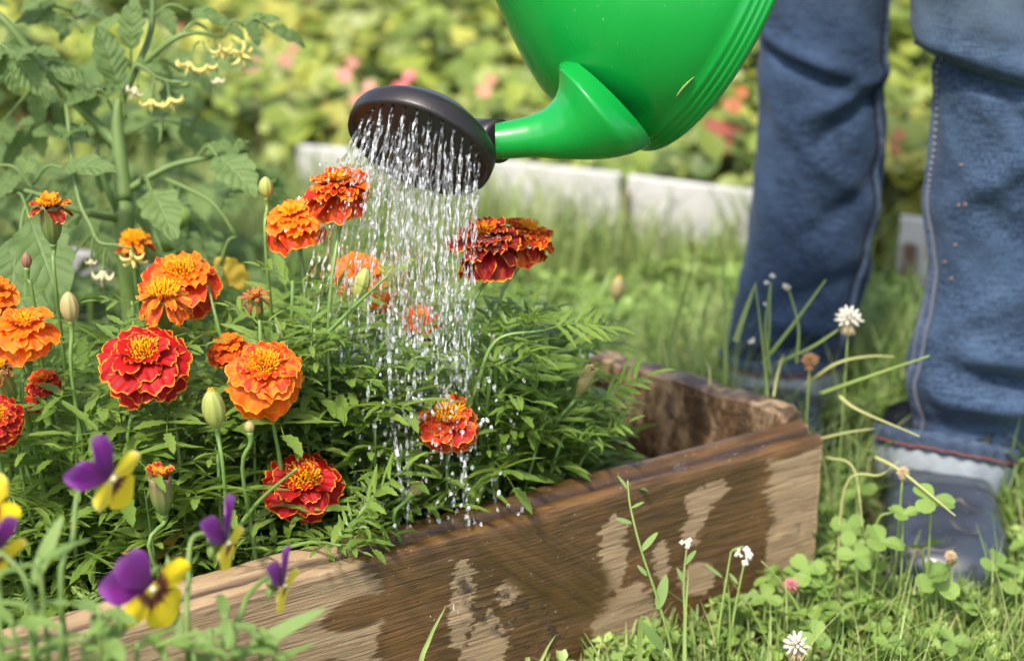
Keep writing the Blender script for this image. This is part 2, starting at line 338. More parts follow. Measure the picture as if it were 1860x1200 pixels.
# ---------------------------------------------------------------- weathered front plank
def wood_mat(name, front=True):
    m = NM(name); tc = m.n('ShaderNodeTexCoord'); O = tc.outputs['Object']
    sep = m.n('ShaderNodeSeparateXYZ'); m.L(O, sep.inputs[0]); X, Y, Z = sep.outputs
    if front:
        # grain bends round the knot
        q = m.mapping(O, (1, 1, 1), loc=(0.270, 0, -0.115))
        rq = m.n('ShaderNodeVectorRotate', rotation_type='Y_AXIS'); m.L(q, rq.inputs[0]); rq.inputs['Angle'].default_value = R(-42)
        sq = m.n('ShaderNodeSeparateXYZ'); m.L(rq.outputs[0], sq.inputs[0])
        kd = m.math('ADD', m.math('POWER', m.math('ABSOLUTE', m.math('DIVIDE', sq.outputs[0], 0.085)), 2.0), m.math('POWER', m.math('ABSOLUTE', m.math('DIVIDE', sq.outputs[2], 0.030)), 2.0))
        kn = m.math('SUBTRACT', 1.0, m.sstep(m.math('ADD', kd, m.math('MULTIPLY', m.noise(O, 60, 2), 0.5)), 0.8, 1.5))
        warp = m.math('MULTIPLY', m.math('DIVIDE', 0.020, m.math('ADD', 1.0, m.math('MULTIPLY', kd, 0.6))), 1.0)
        zc = m.math('ADD', Z, m.math('MULTIPLY', warp, m.math('SIGN', sq.outputs[2])))
        zc = m.math('ADD', Z, m.math('MULTIPLY', m.math('SUBTRACT', m.noise(m.mapping(O, (4, 1, 9)), 1.0, 2), 0.5), 0.006))
        cb = m.n('ShaderNodeCombineXYZ'); m.L(X, cb.inputs[0]); m.L(Y, cb.inputs[1]); m.L(zc, cb.inputs[2]); G = cb.outputs[0]
        g1 = m.noise(m.mapping(G, (15, 40, 300)), 1.0, 5, 0.65); g2 = m.noise(m.mapping(G, (38, 60, 640)), 1.0, 3, 0.6)
        k1 = m.math('MULTIPLY_ADD', m.noise(m.mapping(rq.outputs[0], (6, 20, 120)), 1.0, 3, 0.6), 0.55, 0.20)
        grain = m.math('ADD', m.math('MULTIPLY', g1, m.math('SUBTRACT', 1.0, kn)), m.math('MULTIPLY', k1, kn))
    else:
        g1 = m.noise(m.mapping(O, (9, 40, 90)), 1.0, 4, 0.65); g2 = m.noise(O, 160, 4, 0.7); grain = g1; kn = 0.0
    dry = m.ramp(grain, [(0.28, (0.22, 0.140, 0.075)), (0.45, (0.31, 0.212, 0.115)), (0.62, (0.37, 0.262, 0.148)), (0.8, (0.44, 0.325, 0.20))])
    blotch = m.noise(O, 11, 4)
    dry = m.mix(m.math('MULTIPLY', m.sstep(blotch, 0.5, 0.75), 0.35), dry, (0.30, 0.19, 0.10))
    wetc = m.mix(m.sstep(grain, 0.3, 0.7), (0.052, 0.027, 0.010), (0.145, 0.078, 0.030))
    if front:
        jag = m.math('MULTIPLY', m.math('SUBTRACT', m.noise(m.mapping(O, (20, 1, 260)), 1.0, 3, 0.6), 0.5), 0.035)
        lob = m.math('MULTIPLY', m.math('SUBTRACT', m.noise(m.mapping(O, (9, 1, 14)), 1.0, 3, 0.5), 0.5), 0.075)
        xs = m.math('ADD', m.math('ADD', X, jag), lob)
        wet = m.math('MULTIPLY', m.sstep(xs, -0.412, -0.407), m.math('SUBTRACT', 1.0, m.sstep(xs, -0.055, -0.050)))
        for (cx, cz, rx, rz) in ((-0.208, 0.105, 0.016, 0.036), (-0.195, 0.045, 0.030, 0.030), (-0.345, 0.100, 0.011, 0.040), (-0.318, 0.050, 0.026, 0.038),
                                 (-0.127, 0.118, 0.014, 0.026), (-0.108, 0.135, 0.018, 0.010), (-0.128, 0.060, 0.020, 0.016), (-0.300, 0.10, 0.012, 0.014), (-0.160, 0.085, 0.008, 0.02)):
            ex = m.math('DIVIDE', m.math('SUBTRACT', m.math('ADD', X, m.math('ADD', jag, m.math('MULTIPLY', lob, 0.7))), cx), rx)
            ez = m.math('DIVIDE', m.math('SUBTRACT', Z, cz), rz)
            e = m.math('ADD', m.math('MULTIPLY', ex, ex), m.math('MULTIPLY', ez, ez))
            wet = m.math('MULTIPLY', wet, m.sstep(m.math('ADD', e, m.math('MULTIPLY', m.math('SUBTRACT', m.noise(O, 90, 3), 0.5), 1.8)), 0.80, 1.0))
        ex = m.math('DIVIDE', m.math('ADD', m.math('ADD', X, jag), 0.425), 0.030); ez = m.math('DIVIDE', m.math('SUBTRACT', Z, 0.118), 0.014)
        blob = m.math('SUBTRACT', 1.0, m.sstep(m.math('ADD', m.math('MULTIPLY', ex, ex), m.math('MULTIPLY', ez, ez)), 0.7, 1.1))
        ex = m.math('DIVIDE', m.math('ADD', m.math('ADD', X, jag), 0.453), 0.013); ez = m.math('DIVIDE', m.math('SUBTRACT', Z, 0.083), 0.006)
        blob2 = m.math('SUBTRACT', 1.0, m.sstep(m.math('ADD', m.math('MULTIPLY', ex, ex), m.math('MULTIPLY', ez, ez)), 0.5, 1.3))
        top = m.math('MULTIPLY', m.sstep(m.math('ADD', Z, jag), 0.146, 0.151), m.sstep(xs, -0.44, -0.38))
        wet = m.math('MAXIMUM', m.math('MAXIMUM', wet, m.math('MAXIMUM', blob, blob2)), m.math('MAXIMUM', top, kn))
        dirt = m.math('MULTIPLY', m.sstep(m.noise(O, 55, 4), 0.5, 0.62), m.math('SUBTRACT', 1.0, m.sstep(m.math('ADD', m.math('POWER', m.math('DIVIDE', m.math('ADD', sq.outputs[0], -0.02), 0.10), 2.0), m.math('POWER', m.math('DIVIDE', m.math('ADD', sq.outputs[2], 0.045), 0.022), 2.0)), 0.4, 1.1)))
    else:
        st = m.noise(m.mapping(O, (26, 26, 9)), 1.0, 5, 0.7); wet = m.sstep(st, 0.38, 0.54); dirt = m.math('MULTIPLY', m.sstep(m.noise(O, 40, 4), 0.52, 0.64), 0.8)
        wetc = m.mix(m.sstep(g2, 0.3, 0.7), (0.045, 0.025, 0.012), (0.13, 0.08, 0.045))
    if front:   # long fine dark grain lines, and cracks through the knot
        fl_ = m.noise(m.mapping(G, (6, 10, 120)), 1.0, 3, 0.5); lines = m.math('SUBTRACT', 1.0, m.sstep(m.math('ABSOLUTE', m.math('SUBTRACT', fl_, 0.5)), 0.004, 0.022))
        kl = m.noise(m.mapping(rq.outputs[0], (5, 10, 60)), 1.0, 2); kc = m.math('MULTIPLY', m.math('SUBTRACT', 1.0, m.sstep(m.math('ABSOLUTE', m.math('SUBTRACT', kl, 0.5)), 0.003, 0.015)), kn)
        lines = m.math('MAXIMUM', m.math('MULTIPLY', lines, m.math('SUBTRACT', 1.0, kn)), kc)
        wetc = m.mix(m.math('MULTIPLY', m.sstep(m.noise(O, 14, 4), 0.45, 0.7), 0.55), wetc, (0.21, 0.105, 0.035))
    col = m.mix(wet, dry, wetc)
    if front: col = m.mix(m.math('MULTIPLY', lines, 0.45), col, (0.045, 0.025, 0.013))
    col = m.mix(dirt, col, (0.055, 0.036, 0.022))
    crack = m.math('SUBTRACT', 1.0, m.sstep(g2, 0.22, 0.33)); col = m.mix(m.math('MULTIPLY', crack, 0.6), col, (0.05, 0.03, 0.018))
    if front:
        gv = m.math('MULTIPLY', m.sstep(m.math('ADD', Y, m.math('MULTIPLY', jag, 0.06)), 0.0105, 0.0125), m.math('SUBTRACT', 1.0, m.sstep(m.math('ADD', Y, m.math('MULTIPLY', jag, 0.06)), 0.0165, 0.0185))); gv = m.math('MULTIPLY', gv, m.sstep(Z, 0.15, 0.153)); col = m.mix(m.math('MULTIPLY', gv, 0.75), col, (0.035, 0.020, 0.014)); wet = m.math('MAXIMUM', wet, m.math('MULTIPLY', gv, m.sstep(X, -0.5, -0.42)))
    if front: # mud splash flecks, light grains
        fl = m.noise(O, 420, 1); col = m.mix(m.math('MULTIPLY', m.sstep(fl, 0.74, 0.78), 0.6), col, (0.62, 0.55, 0.46))
    rough = m.math('SUBTRACT', 0.78, m.math('MULTIPLY', wet, 0.46))
    h = m.math('ADD', m.math('MULTIPLY', grain, 1.0), m.math('ADD', m.math('MULTIPLY', g2, 0.6), m.math('MULTIPLY', dirt, m.noise(O, 260, 3))))
    return m.done(m.bsdf(col, rough, 0.5, m.bump(h, 0.8, 0.0022)))
MAT['wood'] = wood_mat('weathered_wood', True); MAT['wood_inner'] = wood_mat('stained_wood', False)
LP = 1.15
prof = [(0.030, 0.0), (0.0, 0.0)] + [(0.0, 0.155 * k / 26) for k in range(1, 27)] + [(0.0008, 0.1568), (0.004, 0.1582), (0.0095, 0.1586), (0.0115, 0.1555), (0.0145, 0.1545), (0.0165, 0.156), (0.0180, 0.1600), (0.022, 0.1622), (0.029, 0.1630), (0.032, 0.1605), (0.032, 0.12), (0.032, 0.0)]
def pf(u, v):
    k = v * (len(prof) - 1); i = min(int(k + 1e-6), len(prof) - 1); y, z = prof[i]; x = -LP + u * LP
    top = max(0, (z - 0.14) / 0.02)
    z2 = z + top * (0.0016 * nz(x * 7, 3) + 0.0006 * nz(x * 30, y * 300) + 0.0003 * nz(x * 160, y * 500))
    if 28 <= i <= 36: z2 += 0.0022 * max(0, nz(x * 22, y * 90, 5) ) - 0.0012
    if y < 0.001 and z > 0.002:
        dd = 0.0011 * nz(x * 10, z * 60) + 0.0004 * nz(x * 30, z * 420)
        kx, kz = x + 0.27, z - 0.115; a = R(42); qx = kx * math.cos(a) - kz * math.sin(a); qz = kx * math.sin(a) + kz * math.cos(a)
        e = (qx / 0.09) ** 2 + (qz / 0.032) ** 2; dd -= 0.004 * math.exp(-e * 1.1)
        if -0.14 < x < 0.0: dd += 0.0022 * math.exp(-((z - 0.0725 + 0.006 * math.sin(x * 30) + x * 0.12) / 0.0009) ** 2)
        y = y + dd
    return (x, y, z2)
mb = MB(); mb.grid(pf, 520, len(prof) - 1, uv=False)
nr = len(prof); endv = [i * 521 + 520 for i in range(nr)]; mb.f.append(tuple(endv)); mb.f.append(tuple(reversed([i * 521 for i in range(nr)])))
pl = put('plank', mb.mesh('plank'), MAT['wood'])
pl.matrix_world = Matrix.Translation(PA) @ Matrix((PD, PN, Vector((0, 0, 1)))).transposed().to_4x4()
for p in pl.data.polygons:
    if len(p.vertices) > 8: p.use_smooth = False
tag(pl, 'long weathered wooden plank with dark wet stains and a knot, front side of the bed', 'plank')
# end plank
ED = (EA - EB); EL = ED.length; ED.normalize(); EN = Vector((ED.y, -ED.x, 0))   # EN towards the bed side facing the camera
if EN.y > 0: EN = -EN
def ef(u, v):
    s = u * EL
    th = 0.026; loop = [(0, 0), (0, 0.06), (0, 0.11), (0, 0.14), (0, 1), (0.004, 1.0), (0.018, 1.0), (th, 1), (th, 0.06), (th, 0)]
    k = min(int(v * (len(loop) - 1) + 1e-6), len(loop) - 1); y, z = loop[k]
    top = 0.168 + 0.004 * nz(s * 30) - 0.014 * max(0, 1 - s / 0.03) ** 2 - 0.004 * (1 if s > EL * 0.97 else 0)
    if z == 1: z = top + 0.0015 * nz(s * 90, y * 300) - (0.002 if y in (0, th) else 0)
    return (s, -y + 0.002 * nz(s * 20, z * 20), z)
mb = MB(); mb.grid(ef, 80, 9, uv=False)
mb.f.append(tuple(i * 81 for i in range(10))); mb.f.append(tuple(reversed([i * 81 + 80 for i in range(10)])))
ep = put('plank', mb.mesh('end_plank'), MAT['wood_inner'])
ep.matrix_world = Matrix.Translation(EB) @ Matrix((ED, EN, Vector((0, 0, 1)))).transposed().to_4x4()
tag(ep, 'short mud stained end board closing the bed, rotten at its far top corner', 'plank')
for p in ep.data.polygons: p.use_smooth = False
# droplets beaded on the front plank
mb = MB()
for (px, py, r) in ((782, 1123, 0.0035), (743, 1115, 0.0018), (850, 1127, 0.0016), (945, 1092, 0.0015), (1250, 858, 0.0045), (1238, 862, 0.003), (640, 1048, 0.001), (700, 1150, 0.001)):
    q = ray(px, py); t = ((PA - Vector((0, 0, CAMH))).dot(-PN)) / q.dot(-PN); p = Vector((0, 0, CAMH)) + q * t
    if py < 900: p = p + PN * 0.006 + Vector((0, 0, 0.004))
    mb.ball(p, (r, r * 0.5, r * 0.8), 10, 7)
for k in range(60):
    x = -0.40 + rnd.random() * 0.38; r = rnd.uniform(0.0005, 0.0016); y = rnd.uniform(0.011, 0.016)
    p = PA + PD * x + PN * y + Vector((0, 0, 0.1555)); mb.ball(p, (r * 1.6, r, r * 0.6), 8, 5)
tag(put('water_beads', mb.mesh('water_beads'), MAT['droplet']), 'small water beads standing on the wet wooden plank', 'water drops', kind='stuff')

# ---------------------------------------------------------------- white border boards
MAT['white_board'] = simple_mat('white_board', (0.50, 0.49, 0.47), 0.8, 0.3, 0.30, 9, 0.3, 60, 0.002)
MAT['old_stake'] = simple_mat('old_stake', (0.16, 0.10, 0.075), 0.9, 0.2, 0.3, 40)
def board(parent, a, b, h, th=0.012):
    d = b - a; L_ = d.length; d.normalize(); n = Vector((-d.y, d.x, 0)); mb = MB()
    def f(u, v):
        lp = [(0, 0), (0, 0.5), (0, 1), (th * 0.25, 1.02), (th * 0.75, 1.02), (th, 1), (th, 0)]; y, z = lp[min(int(v * 6 + 1e-6), 6)]
        return (u * L_, y + 0.004 * nz(u * L_ * 3, z), z * h + (0.004 * nz(u * L_ * 6, 2) if z > 0.9 else 0))
    mb.grid(f, 24, 6, uv=False); mb.f.append(tuple(i * 25 for i in range(7))); mb.f.append(tuple(reversed([i * 25 + 24 for i in range(7)])))
    me = mb.mesh('board', False); o = put('board', me, MAT['white_board'], parent)
    o.matrix_basis = Matrix.Translation(a - (parent.location if parent else Vector())) @ Matrix((d, n, Vector((0, 0, 1)))).transposed().to_4x4()
    return o
HB = 0.135
W0 = atZ(540, 268, HB); W1 = atZ(885, 293, HB); W2 = atZ(1136, 322, HB); W3 = atZ(1372, 352, HB); W4 = atZ(1636, 397, HB); W5 = atZ(1990, 440, HB)
for v_ in (W0, W1, W2, W3, W4, W5): v_.z = 0
wb = thing('garden_border', W2.copy(), 'long white garden border of upright boards behind the grass, below the green can', 'garden border')
board(wb, W0, W1 - (W1 - W0).normalized() * 0.004, HB); board(wb, W1, W2 - (W2 - W1).normalized() * 0.010, HB); board(wb, W2 + (W3 - W2).normalized() * 0.004, W3 + (W3 - W2) * 0.35, HB)
mb = MB(); mb.box((0, -0.012, 0.056), (0.005, 0.005, 0.062)); st = put('stake', mb.mesh('stake', False), MAT['old_stake'], wb)
wb2 = thing('garden_border', W4.copy(), 'short white border board seen between the two legs in jeans', 'garden border')
board(wb2, W4, W5, HB); mb = MB(); mb.box((0.012, -0.012, 0.05), (0.007, 0.005, 0.055)); put('stake', mb.mesh('stake', False), MAT['old_stake'], wb2)
EB2 = EB + Vector((0.02, 0.03, 0)); wb3 = thing('garden_border', EB2.copy(), 'pale grey border along the far side of the marigold bed, mostly hidden by leaves', 'garden border')
MAT['white_board'] = simple_mat('grey_board', (0.33, 0.32, 0.32), 0.8, 0.3, 0.2, 14, 0.3, 60, 0.002); board(wb3, BB + Vector((0, 0.01, 0)), BB.lerp(EB2, 0.35), 0.155); board(wb3, BB.lerp(EB2, 0.354), BB.lerp(EB2, 0.68), 0.15); board(wb3, BB.lerp(EB2, 0.684), EB2, 0.15)

# ================================================================ PERSON (legs in jeans and boots)
def denim(name, c1, c2, fade):
    m = NM(name); tc = m.n('ShaderNodeTexCoord'); sep = m.n('ShaderNodeSeparateXYZ'); m.L(tc.outputs['UV'], sep.inputs[0]); O = tc.outputs['Object']
    wv = m.noise(m.mapping(tc.outputs['UV'], (330, 150, 1)), 1.0, 2); wh = m.noise(m.mapping(tc.outputs['UV'], (50, 700, 1)), 1.0, 2)
    slub = m.noise(m.mapping(O, (60, 60, 700)), 1.0, 2); big = m.noise(O, 16, 4, 0.6)
    t = m.math('ADD', m.math('MULTIPLY', wv, 0.5), m.math('MULTIPLY', wh, 0.3)); t = m.math('ADD', t, m.math('MULTIPLY', slub, 0.45))
    col = m.mix(m.sstep(t, 0.50, 0.78), c1, c2); col = m.mix(m.math('MULTIPLY', m.sstep(big, 0.35, 0.75), 0.45), col, tuple(x * 1.35 for x in c2))
    f = m.n('ShaderNodeSeparateXYZ'); m.L(O, f.inputs[0]); k = m.sstep(f.outputs[2], 0.43, 0.50)
    col = m.mix(m.math('MULTIPLY', k, m.math('MULTIPLY', fade, m.sstep(big, 0.2, 0.6))), col, (0.10, 0.14, 0.19))
    b = m.bsdf(col, 0.85, 0.12, m.bump(t, 0.6, 0.0010), sheen=0.06); return m.done(b)
MAT['denim'] = denim('denim', (0.009, 0.017, 0.036), (0.042, 0.072, 0.130), 0.4); MAT['denim_light'] = denim('denim_light', (0.011, 0.022, 0.046), (0.060, 0.098, 0.165), 0.9)
MAT['denim_hem'] = denim('denim_hem', (0.012, 0.024, 0.055), (0.085, 0.12, 0.18), 0.0)
MAT['lining'] = simple_mat('lining', (0.36, 0.40, 0.43), 0.8, 0.2, 0.3, 60, 0.4, 400)
MAT['thread'] = simple_mat('thread', (0.014, 0.012, 0.015), 0.7, 0.2); MAT['thread_orange'] = simple_mat('thread_orange', (0.40, 0.11, 0.04), 0.7, 0.2); MAT['thread_pale'] = simple_mat('thread_pale', (0.22, 0.22, 0.25), 0.7, 0.2)
MAT['sock'] = simple_mat('sock', (0.55, 0.22, 0.22), 0.8, 0.2, 0.3, 60)
m = NM('rubber'); tc = m.n('ShaderNodeTexCoord'); O = tc.outputs['Object']; n1 = m.noise(O, 24, 4); n2 = m.noise(O, 120, 3)
sp = m.n('ShaderNodeSeparateXYZ'); m.L(O, sp.inputs[0])
wl = m.math('ADD', m.math('MULTIPLY', sp.outputs[1], 1.0), m.math('MULTIPLY', m.math('SUBTRACT', m.noise(O, 14, 3), 0.5), 0.10))
ln = m.math('ABSOLUTE', m.math('SINE', m.math('MULTIPLY', wl, 105.0)))
line = m.math('MULTIPLY', m.math('SUBTRACT', 1.0, m.sstep(ln, 0.03, 0.16)), m.sstep(m.noise(O, 30, 2), 0.45, 0.6))
col = m.mix(n1, (0.016, 0.020, 0.028), (0.050, 0.060, 0.076)); col = m.mix(m.math('MULTIPLY', m.sstep(n2, 0.55, 0.75), 0.25), col, (0.12, 0.12, 0.12)); col = m.mix(m.math('MULTIPLY', line, 0.6), col, (0.22, 0.17, 0.13))
MAT['rubber'] = m.done(m.bsdf(col, m.math('MULTIPLY_ADD', n2, 0.2, 0.12), 0.6, m.bump(m.math('SUBTRACT', n2, line), 0.06, 0.001), coat=0.5))
MAT['sole'] = simple_mat('sole', (0.05, 0.055, 0.06), 0.8, 0.3, 0.3, 60)

per = thing('person', Vector((0.40, 1.52, 0)), 'person in blue jeans and dark rubber boots standing in the grass, seen below the knee', 'person')
def crease(th, z, z0, slope, th0, half, w_, A):
    d = (th - th0 + math.pi) % (2 * math.pi) - math.pi
    win = math.exp(-(d / half) ** 2); return 1.55 * A * win * math.exp(-((z - z0 - slope * d) / w_) ** 2)
def leg(name, Y, rows, folds, mat, seed, ry=0.92, hipx=0.0):
    ys = [r[0] for r in rows]; C = []
    for (py, xl, xr) in rows:
        a = atY(xl, py, Y); b = atY(xr, py, Y); C.append((a.z, (a.x + b.x) / 2, (b.x - a.x) / 2, Y))
    C.sort(); zs = [c[0] for c in C]
    ztop = zs[-1]
    ext = [(0.60, hipx * 0.4, 0.08), (0.75, hipx * 0.8, 0.09), (0.88, hipx, 0.098), (0.96, hipx, 0.09)]
    for z, dx, hw in ext:
        if z > ztop + 0.02: C.append((z, C[len(rows) - 1][1] + dx, hw, Y + (z - ztop) * 0.15))
    zs = [c[0] for c in C]; z0, z1 = zs[0], zs[-1]; mb = MB()
    def f(u, v):
        z = z0 + (z1 - z0) * v; th = u * 2 * math.pi
        cx = interp(z, zs, [c[1] for c in C]); hw = interp(z, zs, [c[2] for c in C]); cy = interp(z, zs, [c[3] for c in C])
        d = 0.0045 * nz(math.cos(th) * 1.2, math.sin(th) * 1.2 + seed, z * 11) + 0.0034 * nz(math.cos(th) * 2.2 + z * 8, math.sin(th) * 2.2 + seed, z * 30 + th)
        for fo in folds: d += crease(th, z, *fo)
        return (cx + (hw + d) * math.cos(th) - per.location.x, cy + (hw * ry + d) * math.sin(th) - per.location.y, z)
    mb.grid(f, 110, 190, uv=True)
    o = put('trouser_leg', mb.mesh('trouser_leg'), mat, per); return o, f, (z0, z1)
rl = [(1010 - 1010, 1381, 1613), (60, 1380, 1611), (100, 1384, 1609), (140, 1377, 1607), (200, 1380, 1606), (300, 1375, 1600), (400, 1362, 1590), (480, 1352, 1575), (550, 1332, 1560), (600, 1324, 1545), (650, 1320, 1535)]
F_ = -math.pi / 2
foldsL = [(0.395, -0.02, F_ - 0.5, 0.9, 0.008, -0.008), (0.405, -0.02, F_ - 0.4, 0.8, 0.010, 0.006), (0.372, 0.03, F_ + 0.3, 0.8, 0.010, 0.005), (0.345, 0.045, F_ + 0.2, 0.7, 0.012, -0.005), (0.31, -0.05, F_ - 0.2, 0.8, 0.014, 0.004),
          (0.26, 0.05, F_ + 0.3, 0.9, 0.016, -0.004), (0.22, -0.03, F_, 1.2, 0.02, 0.004), (0.165, 0.03, F_ - 0.2, 1.0, 0.014, -0.005), (0.135, -0.02, F_, 1.2, 0.012, 0.005), (0.105, 0.02, F_ - 0.3, 1.0, 0.008, -0.006)]
oL, fL, zL = leg('left', 1.62, rl, foldsL, MAT['denim'], 3.1, hipx=0.02)
rr = [(-110, 1652, 1990), (-40, 1652, 1985), (0, 1658, 1975), (40, 1662, 1970), (75, 1674, 1965), (97, 1698, 1960), (130, 1700, 1955), (200, 1699, 1950), (330, 1692, 1937), (480, 1690, 1922), (560, 1673, 1910), (620, 1656, 1900), (700, 1643, 1880), (755, 1652, 1866), (800, 1662, 1850), (825, 1672, 1840)]
foldsR = [(0.417, -0.012, F_, 1.6, 0.007, -0.013), (0.435, -0.012, F_, 1.6, 0.012, 0.009), (0.40, -0.035, F_ + 0.4, 0.6, 0.009, 0.006), (0.375, -0.05, F_ + 0.4, 0.6, 0.010, -0.006), (0.34, 0.04, F_ - 0.3, 0.7, 0.014, 0.005),
          (0.29, -0.04, F_ + 0.1, 0.8, 0.016, -0.004), (0.225, 0.03, F_ - 0.2, 0.8, 0.016, 0.003), (0.175, -0.01, F_ + 0.2, 0.9, 0.012, 0.006), (0.152, -0.012, F_ + 0.3, 0.7, 0.008, -0.010), (0.13, -0.01, F_ + 0.1, 1.0, 0.011, 0.010), (0.104, 0.0, F_ - 0.2, 1.0, 0.009, -0.006)]
oR, fR, zR = leg('right', 1.42, rr, foldsR, MAT['denim_light'], 8.4, hipx=-0.01)
# hips joining both legs
mb = MB(); lc = Vector(fL(0, 1)) ; rc = Vector(fR(0, 1))
mb.ball(((lc.x + rc.x) / 2 - 0.09, (lc.y + rc.y) / 2, 0.93), (0.19, 0.14, 0.12), 32, 20); mb_h = mb
put('jeans_seat', mb.mesh('jeans_seat'), MAT['denim'], per)
def seam(f, zr, pts, mat_t, off=0.0012):
    """side seam: raised felled ridge with a row of stitches each side; pts = [(z, theta)]"""
    z0, z1 = zr; cv = curve([(t, z, 0) for z, t in pts], 120); P = []
    for c in cv:
        u = (c.x / (2 * math.pi)) % 1; v = min(1, max(0, (c.y - z0) / (z1 - z0))); p = Vector(f(u, v)); q = Vector(f((u + 0.01) % 1, v)); r = Vector(f(u, min(1, v + 0.01)))
        n = (q - p).cross(r - p).normalized(); P.append((p, n, (q - p).normalized()))
    mb = MB(); mb.tube([p + n * (0.0004 + 0.0008 * nz(i * 0.5)) for i, (p, n, s) in enumerate(P)], [0.0042 + 0.0008 * nz(i * 0.7, 2) for i in range(len(P))], 8); put('side_seam', mb.mesh('side_seam'), MAT['denim_hem'], per)
    mb = MB()
    for k in range(0, len(P) - 1):
        for sg in (-1, 1):
            a, n, s = P[k]; b, n2, s2 = P[k + 1]; a1 = a + n * off + s * sg * 0.0062; b1 = b + n2 * off + s2 * sg * 0.0062
            mb.tube([a1.lerp(b1, 0.12), a1.lerp(b1, 0.75)], 0.0013, 5)
    o = put('stitching', mb.mesh('stitching'), mat_t, per); tag(o, kind='stuff')
seam(fL, zL, [(0.085, F_ + 0.70), (0.14, F_ + 0.74), (0.22, F_ + 0.86), (0.30, F_ + 0.96), (0.38, F_ + 0.92), (0.46, F_ + 1.02), (0.52, F_ + 1.05)], MAT['thread'])
seam(fR, zR, [(0.085, F_ - 1.30), (0.13, F_ - 1.22), (0.19, F_ - 1.25), (0.25, F_ - 1.45), (0.31, F_ - 1.62), (0.45, F_ - 1.7)], MAT['thread_pale'])
def cuff(cx, cy, rx, ry, zf, band, lin, seed):
    """turned-up hem with the pale inside showing below it"""
    def ring(u, r_add, dz, wob=0.002):
        th = u * 2 * math.pi; k = 1 + r_add
        d = wob * nz(math.cos(th) * 2.5, math.sin(th) * 2.5, seed)
        return Vector((cx + (rx * k + d) * math.cos(th) - per.location.x, cy + (ry * k + d) * math.sin(th) - per.location.y, zf(th) + dz + 0.002 * nz(math.cos(th) * 3 + seed, math.sin(th) * 3)))
    mb = MB(); rp = [(0.0, 0.0), (0.045, -0.001), (0.06, -0.006), (0.055, -0.5 * band), (0.06, -band + 0.003), (0.04, -band), (-0.02, -band + 0.002)]
    def fb(u, v):
        a, dz = rp[min(int(v * 6 + 1e-6), 6)]; puck = 0.0012 * math.sin(u * 2 * math.pi * 26 + 3 * nz(u * 8, seed)); p = ring(u, a + puck / rx, dz); return p
    mb.grid(fb, 160, 6, close=False); put('hem', mb.mesh('hem'), MAT['denim_hem'], per)
    mb = MB(); st = [ring(k / 120, 0.072, -band * 0.72) for k in range(121)]
    for k in range(120): mb.tube([st[k].lerp(st[k + 1], 0.1), st[k].lerp(st[k + 1], 0.8)], 0.0007, 5)
    o = put('stitching', mb.mesh('stitching'), MAT['thread_orange'], per); tag(o, kind='stuff')
    mb = MB()
    def fl(u, v):
        p = ring(u, 0.02 - 0.08 * v ** 2, -band + 0.001 - lin * v, 0.004); p.z += 0.003 * nz(u * 14, v * 3, seed); return p
    mb.grid(fl, 100, 8); put('trouser_lining', mb.mesh('trouser_lining'), MAT['lining'], per)
cuff(0.406, 1.402, 0.062, 0.062, lambda th: 0.084 - 0.025 * math.sin(th) - 0.013 * math.cos(th), 0.019, 0.034, 1.0)
cuff(0.286, 1.62, 0.062, 0.060, lambda th: 0.088 - 0.006 * math.sin(th), 0.014, 0.040, 5.0)
